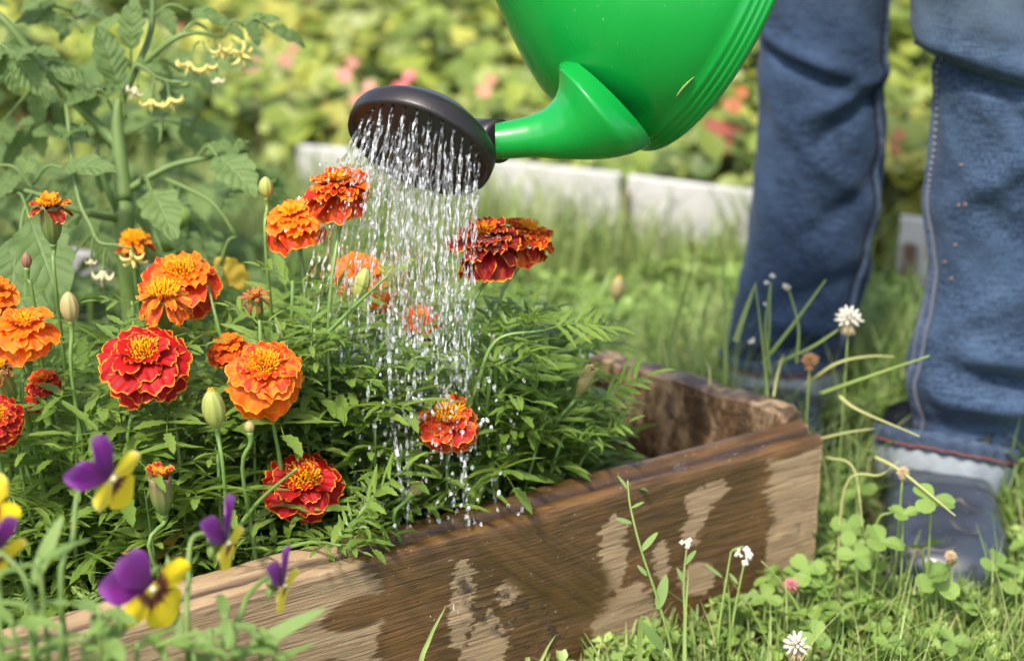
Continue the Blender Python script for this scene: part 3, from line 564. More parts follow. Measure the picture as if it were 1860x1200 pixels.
def boot(toe, heel, hw, hmax, label=None):
    toe = Vector(toe); heel = Vector(heel); L_ = (toe - heel).length; d = (toe - heel).normalized(); s_ = Vector((-d.y, d.x, 0)); mb = MB()
    ks = [0.0, 0.02, 0.06, 0.15, 0.3, 0.45, 0.6, 0.75, 0.87, 0.94, 0.98, 1.0]
    W = [0.30, 0.55, 0.70, 0.80, 0.82, 0.88, 0.97, 1.0, 0.92, 0.76, 0.5, 0.2]; Hh = [0.5, 0.8, 1.0, 1.1, 1.1, 1.0, 0.86, 0.72, 0.62, 0.52, 0.38, 0.22]
    def f(u, v):
        th = u * 2 * math.pi; w_ = interp(v, ks, W) * hw; h = interp(v, ks, Hh) * hmax; c, s = math.cos(th), math.sin(th)
        x = w_ * math.copysign(abs(c) ** 0.75, c); z = h * 0.42 + (h * 0.58 * math.copysign(abs(s) ** 0.85, s) if s > 0 else h * 0.42 * math.copysign(abs(s) ** 0.4, s))
        z += 0.0012 * math.sin(v * 44) * (1 if 0.45 < v < 0.85 and s > 0.2 else 0) * max(0, s)
        p = heel + d * (L_ * v) + s_ * x; return (p.x - per.location.x, p.y - per.location.y, z + 0.006)
    mb.grid(f, 48, 70, close=True); n = 48; mb.f.append(tuple(range(n))); mb.f.append(tuple(reversed([70 * n + j for j in range(n)])))
    b = put('boot', mb.mesh('boot'), MAT['rubber'], per)
    mb = MB()
    def fs(u, v):
        th = u * 2 * math.pi; c, s = math.cos(th), math.sin(th); along = 0.5 + 0.5 * s * 1.02; w_ = (interp(min(1, max(0, along)), ks, W)) * hw * 1.03
        p = heel + d * (L_ * (0.5 + 0.515 * s)) + s_ * (w_ * (1 if c > 0 else -1) * min(1, abs(c) * 3)); return (p.x - per.location.x, p.y - per.location.y, (0.0, 0.003, 0.014, 0.015)[min(3, int(v * 3 + 1e-6))])
    mb.grid(fs, 60, 3, close=True); mb.f.append(tuple(3 * 60 + j for j in range(60)))
    put('sole', mb.mesh('sole'), MAT['sole'], b)
    # shaft rim
    mb = MB(); c0 = heel + d * (L_ * 0.30)
    def fr(u, v): th = u * 2 * math.pi; r = 0.052 + 0.002 * math.sin(v * math.pi); return (c0.x + r * math.cos(th) - per.location.x, c0.y + r * math.sin(th) - per.location.y, 0.05 + 0.05 * v)
    mb.grid(fr, 40, 5, close=True); put('boot_shaft', mb.mesh('boot_shaft'), MAT['rubber'], b)
boot((0.372, 1.225, 0), (0.412, 1.485, 0), 0.054, 0.076)
boot((0.262, 1.455, 0), (0.290, 1.700, 0), 0.050, 0.072)

# ================================================================ WATERING CAN
m = NM('green_plastic'); tc = m.n('ShaderNodeTexCoord'); O = tc.outputs['Object']; n1 = m.noise(O, 300, 2); n2 = m.noise(m.mapping(O, (40, 40, 8)), 1.0, 3)
col = m.mix(m.math('MULTIPLY', m.sstep(m.noise(O, 190, 3), 0.70, 0.78), 0.45), (0.003, 0.26, 0.034), (0.20, 0.38, 0.16))
MAT['green_plastic'] = m.done(m.bsdf(col, m.math('MULTIPLY_ADD', n2, 0.12, 0.22), 0.5, m.bump(m.noise(O, 25, 2), 0.10, 0.004), coat=0.1))
MAT['black_plastic'] = simple_mat('black_plastic', (0.018, 0.014, 0.014), 0.38, 0.5, 0.3, 80, 0.15, 300)
DB = 1.235
can_c = at(1290, 16, DB)
sc = DB / FPX
AX = (RT * -0.90 + UPV * 0.385 - FWD * 0.30).normalized()           # base to top
SP_IN = (RT * -0.385 - UPV * 0.92); SP_IN = (SP_IN - AX * SP_IN.dot(AX)).normalized(); SIDE = AX.cross(SP_IN).normalized()
can = thing('watering_can', at(1180, 280, DB), 'bright green plastic watering can tipped over the flowers and pouring', 'watering can')
CL = can.location
prof_c = [(-16, 0), (-16, 90), (-16, 190), (-15, 240), (-12, 262), (-7, 272), (-3, 278), (0, 281), (6, 284), (9, 281.5), (13, 285.5), (17, 285.5), (21, 282.5), (25, 286.5), (29, 286.5), (33, 283.5), (37, 287), (43, 287), (47, 284.5), (60, 288), (90, 290), (130, 287), (175, 278), (215, 263), (260, 236), (305, 203), (345, 170), (385, 140), (410, 128), (418, 130), (420, 124), (412, 120)]
mb = MB()
def cf(u, v):
    k = v * (len(prof_c) - 1); i = min(int(k + 1e-6), len(prof_c) - 1); s, r = prof_c[i]; th = u * 2 * math.pi
    p = can_c + (AX * s + (SP_IN * math.cos(th) + SIDE * math.sin(th)) * r) * sc; return tuple(p - CL)
mb.grid(cf, 128, len(prof_c) - 1, close=True); put('can_body', mb.mesh('can_body'), MAT['green_plastic'], can)
# spout: lofted funnel narrowing to a tube
secs = [((900, 257), 33, (-1, 0.02), 0), ((930, 253.5), 34.5, (-1, 0.04), 0), ((960, 249), 37, (-1, 0.06), 0), ((985, 245), 42, (-0.99, 0.08), 0.0), ((1005, 240), 50, (-0.97, 0.16), 0), ((1025, 233), 59, (-0.95, 0.28), 0), ((1044, 224), 72, (-0.90, 0.40), 0), ((1062, 213), 88, (-0.83, 0.52), 0), ((1080, 203), 101, (-0.75, 0.64), 0), ((1092, 194), 108, (-0.70, 0.70), 0), ((1106, 184), 108, (-0.70, 0.70), 0)]
mb = MB(); ring_n = 64; k_s = len(secs); rows_s = []
for t in np.linspace(0, k_s - 1, 50):
    i = min(int(t), k_s - 2); q = t - i; A, B = secs[i], secs[i + 1]
    cx, cy = lerp(A[0][0], B[0][0], q), lerp(A[0][1], B[0][1], q); r = lerp(A[1], B[1], q); dx, dy = lerp(A[2][0], B[2][0], q), lerp(A[2][1], B[2][1], q)
    rows_s.append((cx, cy, r, dx, dy))
def spf(u, v):
    cx, cy, r, dx, dy = rows_s[min(49, int(v * 49 + 0.5))]; th = u * 2 * math.pi
    ax = (RT * dx - UPV * dy).normalized(); major = (RT * -ax.dot(UPV) + UPV * ax.dot(RT)).normalized()
    dep = DB - 0.062 - 0.016 * v + 0.10 * max(0, v - 0.78)
    c = Vector((0, 0, CAMH)) + ray(cx, cy) * dep; return tuple(c + (major * math.cos(th) * r + FWD * math.sin(th) * r * (1 - 0.1 * v)) * dep / FPX - CL)
mb.grid(spf, ring_n, 49, close=True); put('spout', mb.mesh('spout'), MAT['green_plastic'], can)
# collar and rose
rose_d = 1.165
rc_ = at(764, 263, rose_d); rn = (RT * -0.335 - UPV * 0.845 - FWD * 0.415).normalized()
rM = frameZ(rc_, rn, RT); a1 = rM.to_3x3() @ Vector((1, 0, 0)); a2 = rM.to_3x3() @ Vector((0, 1, 0))
rose = put('rose', bpy.data.meshes.new('x'), None, can)
col_a = at(908, 257, DB - 0.062); col_b = at(858, 252, rose_d + 0.035)
mb = MB(); mb.tube([col_a, col_a.lerp(col_b, 0.03), col_a.lerp(col_b, 0.5), col_a.lerp(col_b, 0.97), col_b], [0.0125, 0.0158, 0.0153, 0.0150, 0.012], 40)
mb.v = [tuple(Vector(v) - CL) for v in mb.v]; put('collar', mb.mesh('collar'), MAT['black_plastic'], can)
mb = MB(); RR = 139 * rose_d / FPX
def rz(u, v):
    th = u * 2 * math.pi
    pr = [(0.0, 0.004), (0.40, 0.0035), (0.75, 0.0015), (0.90, 0.0), (0.935, 0.0), (0.955, 0.004), (0.985, 0.005), (1.0, 0.001), (1.0, -0.006), (0.97, -0.010), (0.90, -0.014), (0.6, -0.026)]
    k = min(int(v * 13 + 1e-6), 13); d = Vector((math.cos(th), math.sin(th), 0))
    if k < 12: r, h = pr[k]; return tuple(rc_ + (a1 * d.x + a2 * d.y) * r * RR + rn * h - CL)
    tgt = rc_ - rn * 0.026; e = (col_b - tgt); ax = (col_a - col_b).normalized(); o1 = (a1 - ax * a1.dot(ax)).normalized(); o2 = ax.cross(o1)
    q = (k - 11) / 2; p0 = tgt + (a1 * d.x + a2 * d.y) * 0.6 * RR; o2s = 1 if o2.dot(a2) > 0 else -1
    p1 = col_b + (o1 * d.x + o2 * d.y * o2s) * 0.014; return tuple(p0.lerp(p1, q) - CL)
mb.grid(rz, 96, 13, close=True); me = mb.mesh('rose'); rose.data = me; me.materials.append(MAT['black_plastic'])
holes = []
for k, rr_ in enumerate((0.0, 0.15, 0.29, 0.43, 0.57, 0.70, 0.82)):
    n_ = max(1, int(round(rr_ * 36)))
    for j in range(n_):
        th = 2 * math.pi * (j + 0.5 * (k % 2)) / n_; holes.append((rc_ + (a1 * math.cos(th) + a2 * math.sin(th)) * rr_ * RR + rn * (0.004 - 0.004 * rr_), a1 * math.cos(th) * rr_ + a2 * math.sin(th) * rr_))
mb = MB()
for p, o_ in holes: mb.tube([p - rn * 0.001 - CL, p + rn * 0.0012 - CL], [0.0016, 0.0011], 8)
put('nozzle_tips', mb.mesh('nozzle_tips'), MAT['black_plastic'], rose)['kind'] = 'stuff'
# carrying handle over the top (above the picture)
mb = MB(); hA = can_c + (AX * 400 - SP_IN * 120) * sc; hB = can_c + (AX * 40 - SP_IN * 285) * sc; hm = can_c + (AX * 330 - SP_IN * 400) * sc
mb.tube([p - CL for p in curve([hA, hA.lerp(hm, 0.6) + AX * 0.03, hm, hB - SP_IN * 0.03, hB], 24)], 0.011, 12); put('handle', mb.mesh('handle'), MAT['green_plastic'], can)
# ---------------------------------------------------------------- falling water
mb = MB(); G = Vector((0, 0, -9.8)); wr = random.Random(3)
def blob(p, r, l, d): M_ = d.to_track_quat('Z', 'Y').to_matrix(); mb.ball(p, (r, r * wr.uniform(0.75, 1.1), l), 7, 6, M_)
for (p0, off) in holes:
    v0 = rn * wr.uniform(0.24, 0.36) + off * 0.07 + Vector((-0.42 * min(0, off.x) ** 2, 0, 0)) + Vector((wr.gauss(0, 0.012), wr.gauss(0, 0.012), -0.45))
    brk = wr.uniform(0.06, 0.17); pts = []; rad = []; tt = 0; s = 0; ph = wr.random() * 6; fr = wr.uniform(260, 900)
    zend = wr.uniform(0.10, 0.17) if wr.random() < 0.45 else wr.uniform(0.17, 0.30)
    last = Vector(p0)
    while s < brk:
        p = Vector(p0) + v0 * tt + G * tt * tt / 2; s += (p - last).length; last = p; k = s / brk
        rad.append(max(0.00025, 0.00080 * (1 + 0.5 * math.sin(s * fr + ph) + 0.35 * math.sin(s * fr * 2.7 + ph)) * (1 - 0.45 * k))); pts.append(p + Vector((0.0006 * math.sin(s * 300 + ph), 0.0006 * math.cos(s * 260), 0))); tt += 0.0014
    if len(pts) > 2: mb.tube(pts, rad, 7)
    while last.z > zend:
        tt += wr.uniform(0.0014, 0.0058) * (1 + 0.6 * max(0, (0.36 - last.z) / 0.2)); p = Vector(p0) + v0 * tt + G * tt * tt / 2 + Vector((wr.gauss(0, 1), wr.gauss(0, 1), 0)) * (0.0010 + 0.012 * max(0, (p0.z - last.z)))
        vel = v0 + G * tt; last = p; r = wr.choice((0.0003, 0.0004, 0.0005, 0.0007, 0.0009, 0.0013)); blob(p, r, r * wr.uniform(1.2, 5.5), vel)
# thicker runs gathered by the leaves below
for (pts_, n_, r0) in (([(706, 560, 1.17), (706, 620, 1.17), (708, 680, 1.17), (712, 745, 1.17), (722, 830, 1.16), (732, 905, 1.16)], 80, 0.0017), ([(722, 700, 1.18), (736, 770, 1.18), (742, 860, 1.17), (740, 960, 1.17)], 60, 0.0013),
                       ([(838, 812, 1.20), (845, 850, 1.19), (848, 900, 1.19), (851, 950, 1.18)], 34, 0.0014), ([(893, 865, 1.2), (897, 895, 1.2), (905, 930, 1.2)], 16, 0.0012), ([(830, 620, 1.2), (828, 680, 1.2), (800, 720, 1.2)], 26, 0.0014), ([(950, 900, 1.21), (948, 930, 1.21)], 8, 0.0016)):
    cv = curve([at(*q) for q in pts_], n_); mb.tube(cv, [r0 * (0.28 + 0.45 * abs(math.sin(i * 0.9 + r0 * 9e4)) + 0.5 * wr.random()) for i in range(len(cv))], 8)
for k in range(260):   # splash drops
    px = wr.gauss(800, 75); py = wr.uniform(560, 960); r = wr.uniform(0.0006, 0.0019); p = at(px, py, wr.uniform(1.12, 1.24)); blob(p, r, r * wr.uniform(1, 1.7), Vector((wr.gauss(0, 0.3), 0, -1)))
for k in range(110):
    px = wr.gauss(640, 45) ; py = wr.uniform(290, 420); r = wr.uniform(0.0005, 0.0013); blob(at(px, py, wr.uniform(1.12, 1.18)), r, r * wr.uniform(1, 2), Vector((-0.2, 0, -1)))
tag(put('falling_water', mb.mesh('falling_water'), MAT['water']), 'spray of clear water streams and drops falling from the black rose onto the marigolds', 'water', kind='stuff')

from mathutils.bvhtree import BVHTree
def stick(o, px, py):
    """point and normal where the sight line meets object o"""
    off = o.parent.location if o.parent else Vector()
    bv = BVHTree.FromPolygons([v.co for v in o.data.vertices], [tuple(p.vertices) for p in o.data.polygons]); r = bv.ray_cast(Vector((0, 0, CAMH)) - off, ray(px, py).normalized()); return (r[0] + off, r[1]) if r[0] else (None, None)
cb_ = [c for c in can.children if c.name.startswith('can_body')][0]
P_ = [stick(cb_, px, py) for px, py in ((1227, 178), (1238, 163), (1250, 150), (1261, 140))]
if all(p[0] for p in P_):
    mb = MB(); b = P_[0][0]; mb.tube(curve([p - b - FWD * 0.0008 for p, n in P_], 8), [0.0002, 0.0006, 0.0008, 0.0009, 0.0009, 0.0008, 0.0006, 0.0004, 0.0002], 5)
    o = put('grass_clipping', mb.mesh('grass_clipping'), simple_mat('clipping', (0.25, 0.36, 0.10))); o.location = b; tag(o, 'tiny pale grass clipping stuck to the green watering can', 'grass clipping')
mb = MB()
for px, py in ((1735, 445), (1728, 506), (1741, 373), (1716, 476), (1745, 300), (1753, 372)):
    p, n = stick(oR, px, py)
    if p: mb.ball(p - FWD * 0.0006, 0.0016, 7, 5)
tag(put('soil_specks', mb.mesh('soil_specks'), simple_mat('speck', (0.22, 0.13, 0.09))), 'small specks of soil on the right trouser leg', 'soil', kind='stuff')
# ================================================================ LEAF AND PETAL SHAPES
def blade(mb, M, L_, W_, n=7, teeth=True, fold=0.25, droop=0.25, base=0.15, tipp=1.0, wav=0.0, sd=0.0):
    """folded leaflet with a toothed rim, growing along +Y"""
    b = len(mb.v)
    for i in range(n + 1):
        t = i / n; w_ = W_ * 0.5 * (math.sin(math.pi * min(1, (t * 0.93 + 0.03)) ** 0.85) ** 0.7 if t < 1 else 0)
        y = L_ * t; z = -droop * L_ * t * t; sh = 0
        if teeth and i % 2 == 1: w_ *= 1.18; sh = -0.02 * L_
        elif teeth: w_ *= 0.84; sh = 0.03 * L_
        wv = wav * W_ * math.sin(t * 9 + sd)
        for sx in (-1, 0, 1):
            mb.v.append(tuple(M @ Vector((sx * w_, y + (sh * 1 if sx else 0), z + abs(sx) * w_ * fold + (wv * sx if sx else 0)))))
            mb.uv.append((0.5 + sx * 0.5, t))
    for i in range(n):
        for j in (0, 1): mb.f.append((b + i * 3 + j, b + i * 3 + j + 1, b + (i + 1) * 3 + j + 1, b + (i + 1) * 3 + j))
def rotM(loc, yaw, pitch=0.0, roll=0.0): return Matrix.Translation(loc) @ Matrix.Rotation(yaw, 4, 'Z') @ Matrix.Rotation(pitch, 4, 'X') @ Matrix.Rotation(roll, 4, 'Y')
def strip(mb, pts, w_, up=Vector((0, 0, 1))):
    b = len(mb.v)
    for i, p in enumerate(pts):
        p = Vector(p); q = Vector(pts[min(i + 1, len(pts) - 1)]) - Vector(pts[max(i - 1, 0)]); s = q.cross(up).normalized()
        wd = w_ * (1 - 0.6 * i / len(pts))
        for sg, zz in ((-1, 0), (0, -wd), (1, 0)): mb.v.append(tuple(p + s * sg * wd + up * zz)); mb.uv.append((0.5, 0.5))
    for i in range(len(pts) - 1):
        for j in (0, 1): mb.f.append((b + i * 3 + j, b + i * 3 + j + 1, b + i * 3 + j + 4, b + i * 3 + j + 3))
def marigold_leaf(sd, L_=0.08, pairs=5, wid=0.0055):
    r = random.Random(sd); mb = MB(); ax = []
    for i in range(9):
        t = i / 8; ax.append(Vector((0.06 * L_ * math.sin(t * 2 + sd), L_ * 0.86 * t, L_ * (0.12 * t - 0.30 * t * t))))
    strip(mb, ax, 0.0007)
    for k in range(pairs):
        t = 0.24 + 0.70 * k / pairs; p = ax[int(t * 8)].lerp(ax[min(8, int(t * 8) + 1)], (t * 8) % 1)
        ll = L_ * (0.34 + 0.16 * math.sin(math.pi * (0.2 + 0.7 * k / pairs))) * r.uniform(0.85, 1.15)
        for sg in (-1, 1):
            M = rotM(p, -sg * R(r.uniform(42, 60)), R(r.uniform(-12, 22)), sg * R(r.uniform(-25, 10)))
            blade(mb, M, ll, wid * r.uniform(0.85, 1.2), 8, True, r.uniform(0.15, 0.45), r.uniform(0.0, 0.4), sd=sd)
    blade(mb, rotM(ax[-1], R(r.uniform(-10, 10)), R(-10)), L_ * 0.42, wid * 1.15, 8, True, 0.3, 0.25)
    return mb.mesh('marigold_leaf')
ML = [marigold_leaf(1, 0.085, 4, 0.0072), marigold_leaf(2, 0.075, 3, 0.0080), marigold_leaf(3, 0.085, 5, 0.0060), marigold_leaf(4, 0.065, 4, 0.0058), marigold_leaf(5, 0.08, 4, 0.0085)]
MLs = [marigold_leaf(11, 0.036, 3, 0.0034), marigold_leaf(12, 0.030, 3, 0.003)]
MLbig = [marigold_leaf(21, 0.10, 4, 0.0115), marigold_leaf(22, 0.092, 4, 0.010)]
def petal_mesh(sd, wk=1.0, claw=0.3):
    r = random.Random(sd); ph = r.random() * 6; k1 = r.uniform(7, 11); nt_ = r.uniform(-0.35, 0.35); mb = MB(); cup = r.uniform(0.1, 0.3); cl = r.uniform(0.15, 0.4)
    def f(u, v):
        s = 2 * u - 1; w_ = 0.5 * wk * (claw + (1 - claw) * math.sin(min(1, v * 1.15) * math.pi / 2) ** 0.9); w_ *= (1 - 0.22 * max(0, v - 0.75) * 4 * (abs(s) > 0.6) * 0.5)
        y = v * (1 - 0.27 * abs(s) ** 3 * v - 0.09 * v * v * math.exp(-((s - nt_) / 0.14) ** 2) + 0.03 * v ** 3 * math.sin(s * 13 + ph))
        ru = v ** 2.5 * (0.070 * math.sin(s * k1 + ph) + 0.030 * math.sin(s * k1 * 2.3 + ph * 2))
        return (s * w_, y, 0.10 * v - (cup + cl) * 0.45 * v ** 2.4 + ru + 0.10 * s * s * v)
    mb.grid(f, 14, 8); return mb.mesh('petal')
PT = [petal_mesh(k, 1.12, 0.22) for k in range(6)]; PN_ = [petal_mesh(20 + k, 0.98, 0.22) for k in range(5)]; PS = [petal_mesh(40 + k, 0.85, 0.3) for k in range(4)]
def disc_mesh(sd, n=95, rad=0.31, h=0.24):
    r = random.Random(sd); mb = MB()
    for k in range(n):
        a = k * 2.39996; q = math.sqrt((k + 0.5) / n) * rad; b = Vector((q * math.cos(a), q * math.sin(a), 0.02)); d = Vector((b.x * 1.3, b.y * 1.3, 0.55)).normalized()
        l = h * r.uniform(0.6, 1.1) * (1 - 0.25 * q / rad); d2 = (d + Vector((r.gauss(0, .35), r.gauss(0, .35), 0))).normalized(); mb.tube([b, b + d * l * 0.6, b + d * l * 0.6 + d2 * l * 0.35, b + d * l * 0.6 + d2 * l * 0.6], [0.026, 0.026, 0.026, 0.010], 4)
    return mb.mesh('disc_florets')
DM = [disc_mesh(1), disc_mesh(2)]
def calyx_mesh(Lc=1.0, wd=0.28, mouth=1.0):
    mb = MB()
    pr = [(0, 0.22), (0.08, 0.42), (0.2, 0.72), (0.35, 0.92), (0.5, 1.0), (0.7, 0.98), (0.88, 0.95 * mouth), (0.97, 1.0 * mouth), (1.0, 0.9 * mouth), (0.95, 0.7 * mouth)]
    vs = [p[0] for p in pr]
    def f(u, v):
        i = min(9, int(v * 9 + 1e-6)); z, r = pr[i]; r *= 1 + 0.05 * math.sin(u * 2 * math.pi * 10); z2 = z + (0.035 * math.sin(u * 2 * math.pi * 5) if i >= 7 else 0)
        return (r * wd * math.cos(u * 2 * math.pi), r * wd * math.sin(u * 2 * math.pi), z2 * Lc)
    mb.grid(f, 40, 9); me = mb.mesh('calyx')
    for k, uvv in enumerate(me.uv_layers[0].data): pass
    return me
CM = calyx_mesh(); CMn = calyx_mesh(1.0, 0.24, 0.9)
def bud_mesh():
    mb = MB(); pr = [(0, 0.2), (0.06, 0.45), (0.2, 0.8), (0.4, 1.0), (0.6, 0.97), (0.78, 0.80), (0.9, 0.52), (0.97, 0.26), (1.0, 0.05)]
    def f(u, v):
        z, r = pr[min(8, int(v * 8 + 1e-6))]; r *= 1 + 0.07 * math.sin(u * 2 * math.pi * 8); return (r * 0.31 * math.cos(u * 2 * math.pi), r * 0.31 * math.sin(u * 2 * math.pi), z)
    mb.grid(f, 32, 8); return mb.mesh('bud')
BM = bud_mesh()
def tuft_mesh():
    mb = MB(); r = random.Random(5)
    for k in range(16):
        a = k * 2.4; q = 0.12 * math.sqrt(k / 16); b = Vector((q * math.cos(a), q * math.sin(a), 0)); mb.tube([b, b * 1.25 + Vector((0, 0, 0.16 * r.uniform(0.6, 1.3)))], [0.03, 0.012], 5)
    return mb.mesh('bud_tip')
TM = tuft_mesh()
RED = (0.36, 0.002, 0.002, 1.0); ORANGE = (0.78, 0.115, 0.002, 0.65); DARK = (0.22, 0.002, 0.004, 0.9); MIX = (0.42, 0.010, 0.002, 0.35); REDOR = (0.55, 0.028, 0.002, 0.75); GOLD = (0.85, 0.26, 0.006, 0.4); PALEOR = (0.80, 0.13, 0.003, 0.5)
BRN = (0.22, 0.075, 0.025, 1.0)
def var(c, k): return (min(1, c[0] * rnd.uniform(1 - k, 1 + k)), c[1] * rnd.uniform(1 - k, 1 + k), c[2], c[3])
def tube_part(name, pts, rad, mat, parent, n=8, k=14):
    mb = MB(); cv = curve([Vector(p) - parent.location for p in pts], k); rr = [float(np.interp(i / k, np.linspace(0, 1, len(rad)), rad)) for i in range(k + 1)]
    mb.tube(cv, rr, n); return put(name, mb.mesh(name), mat, parent)
def leaves_along(parent, cv, start, end, n, size, meshes=None, mat=None):
    K = len(cv) - 1; a0 = rnd.random() * 6
    for i in range(n):
        t = lerp(start, end, i / max(1, n - 1)); p = cv[int(t * K)].lerp(cv[min(K, int(t * K) + 1)], (t * K) % 1)
        tg = (cv[min(K, int(t * K) + 1)] - cv[max(0, int(t * K) - 1)]).normalized()
        for sg in (0, math.pi):
            if rnd.random() < 0.1: continue
            a = a0 + i * 1.57 + sg + rnd.uniform(-0.3, 0.3); o = tg.orthogonal().normalized(); o2 = tg.cross(o)
            d = (o * math.cos(a) + o2 * math.sin(a)) * 0.85 + tg * rnd.uniform(0.2, 0.6)
            s = size * (1.1 - 0.45 * t) * rnd.uniform(0.8, 1.2)
            put('leaf', rnd.choice(meshes or ML), mat or MAT['marigold_leaf'], parent, frame(p - parent.location, d, Vector((0, 0, 1)) + tg * 0.3, s))
def flower_head(parent, loc, nrm, Rf, colr, style, tw=0.0):
    """double marigold head: outer skirt, two or three ruffled tiers, crested yellow middle"""
    M = frameZ(loc - parent.location, nrm, Vector((math.sin(tw), math.cos(tw), 0.05)), Rf)
    hd = put('flower_head', DM[int(tw * 7) % 2], MAT['disc_yellow'], parent, M @ Matrix.Translation((0, 0, style.get('dz', 0.12))) @ Matrix.Scale(style.get('disc', 1), 4))
    hd['reach'] = Rf; inv = 1 / style.get('disc', 1); base = Matrix.Scale(inv, 4) @ Matrix.Translation((0, 0, -style.get('dz', 0.12)))
    for (n_, ln, el, wd, h, bank, cc) in style['tiers']:
        a0 = rnd.random() * 6
        for k in range(n_):
            a = a0 + 2 * math.pi * k / n_ + rnd.uniform(-0.13, 0.13); e = R(el + rnd.uniform(-12, 12)); l = ln * rnd.uniform(0.84, 1.08)
            M2 = base @ Matrix.Rotation(a, 4, 'Z') @ Matrix.Translation((0, 0.05, h + rnd.uniform(-0.02, 0.02))) @ Matrix.Rotation(e, 4, 'X') @ Matrix.Rotation(R(rnd.uniform(-10, 10)), 4, 'Y') @ Matrix.Diagonal((l * wd, l, l, 1))
            put('petal', rnd.choice(bank), MAT['petal'], hd, M2, color=var(cc or colr, 0.12))
    return hd
def st_full(c1, c2=None, c3=None, dome=1.0, disc=1.0):
    c2 = c2 or c1; c3 = c3 or c2
    return {'disc': disc, 'dz': 0.22 * dome, 'tiers': [(7, 1.02, -36, 1.05, 0.0, PT, c1), (6, 0.92, -10, 1.0, 0.06 * dome, PT, c1), (6, 0.70, 6, 1.0, 0.14 * dome, PN_, c2), (6, 0.50, 26, 0.95, 0.19 * dome, PN_, c2), (4, 0.34, 52, 0.9, 0.20 * dome, PS, c3)]}
def st_dome(c1, c2, c3):
    return {'disc': 0.7, 'dz': 0.30, 'tiers': [(6, 1.0, -36, 1.05, 0.0, PT, c1), (7, 0.90, -6, 0.85, 0.10, PN_, c2), (8, 0.74, 8, 0.80, 0.17, PN_, c2), (8, 0.56, 22, 0.8, 0.22, PS, c2), (7, 0.40, 42, 0.8, 0.26, PS, c3), (5, 0.30, 65, 0.7, 0.27, PS, c3)]}
def st_small(c1): return {'disc': 1.2, 'dz': 0.12, 'tiers': [(5, 1.0, 20, 0.9, 0.0, PN_, c1), (5, 0.8, 48, 0.6, 0.0, PS, GOLD)]}
def st_sparse(c1, c2): return {'disc': 1.25, 'dz': 0.18, 'tiers': [(6, 1.0, -32, 0.55, 0.0, PN_, c1), (7, 0.8, -5, 0.45, 0.08, PN_, c2), (8, 0.6, 30, 0.35, 0.12, PS, c2)]}
def bed_base(p, dx=0.0, dy=0.03):
    x = p.x + dx; k = (x - PA.x) / PD.x; fy = PA.y + PD.y * k + 0.045; return Vector((x, max(p.y + dy, fy), SOIL - 0.01))
GRP_M = 'french marigolds in the raised bed'
def marigold(px, py, d, wpx, nrm, style, label, colr=None, clen=0.021, cw=1.0, base=None, low=None, ccol=(0.16, 0.17, 0.04, 1), nleaf=2, tw=None, srad=(0.0014, 0.0016, 0.0030)):
    Rf = wpx * 0.5 * d / FPX; c = at(px, py, d); nrm = Vector(nrm).normalized()
    b = Vector(base) if base else bed_base(c); t = thing('marigold', b, label, 'flower', GRP_M)
    neck = c - nrm * (clen - 0.001); mid = low if low else neck.lerp(b, 0.35) + Vector((rnd.uniform(-0.006, 0.006), 0.0, 0))
    tube_part('stem', [b, b.lerp(mid, 0.55) + Vector((rnd.uniform(-.008, .008), 0, 0)), mid, neck - nrm * 0.006, neck + nrm * 0.001], [0.0024, 0.0020, srad[0], srad[1], srad[2]], MAT['stem'], t)
    put('calyx', CM, MAT['calyx'], t, frameZ(neck - t.location, nrm, Vector((0, 1, 0)), 1) @ Matrix.Diagonal((clen * cw, clen * cw, clen, 1)), color=ccol)
    flower_head(t, c, nrm, Rf, colr, style, tw if tw is not None else rnd.random() * 6)
    cv = curve([b, b.lerp(mid, 0.55), mid], 12); leaves_along(t, cv, 0.35, 0.8, nleaf, 0.85); return t
CAMV = Vector((0, -1, 0))
marigold(262, 652, 1.11, 176, (0.02, -0.42, 0.9), st_full(RED, RED, RED, 1.0, 0.85), 'deep red marigold with yellow middle, left of the big orange one and above the violas', low=at(232, 790, 1.13))
marigold(482, 672, 1.125, 172, (0.08, -0.45, 0.88), st_full(ORANGE, REDOR[:3] + (0.5,), ORANGE, 0.9, 0.85), 'large bright orange marigold with yellow middle in the centre of the left half', low=at(500, 790, 1.15))
marigold(551, 876, 1.165, 155, (0.10, -0.55, 0.82), st_full(RED, RED, (0.45, 0.015, 0.003, 0.9), 0.9, 1.0), 'red marigold with orange rims low beside the plank edge, a thin leaf lying across it', low=at(560, 990, 1.17))
marigold(815, 762, 1.195, 132, (0.05, -0.38, 0.9), st_full((0.46, 0.012, 0.008, 0.85), (0.5, 0.03, 0.01, 0.75), PALEOR, 1.0, 1.1), 'wet red marigold with orange middle lying right under the falling water', low=at(812, 880, 1.22))
marigold(616, 345, 1.165, 138, (0.02, -0.08, 1), st_dome(REDOR, MIX, MIX), 'tallest marigold, ruffled red and yellow dome in front of the water spray', low=at(598, 560, 1.17), base=bed_base(at(615, 352, 1.165), -0.01, 0.05), ccol=(0.10, 0.17, 0.05, 1))
marigold(533, 402, 1.20, 124, (-0.12, -0.22, 0.95), st_dome(REDOR, PALEOR, GOLD), 'orange red marigold half hidden behind the tallest marigold', low=at(555, 560, 1.22))
marigold(884, 440, 1.185, 148, (-0.10, -0.12, 1), st_dome(DARK, DARK, MIX), 'dark red marigold soaked with drops at the right edge of the spray', low=at(848, 590, 1.19), ccol=(0.10, 0.17, 0.05, 1))
marigold(956, 430, 1.245, 116, (0.25, -0.05, 1), st_dome((0.36, 0.005, 0.005, 0.7), MIX, GOLD), 'dark red and golden marigold behind the drop covered one, right of the spray', low=at(905, 560, 1.25), ccol=(0.10, 0.17, 0.05, 1))
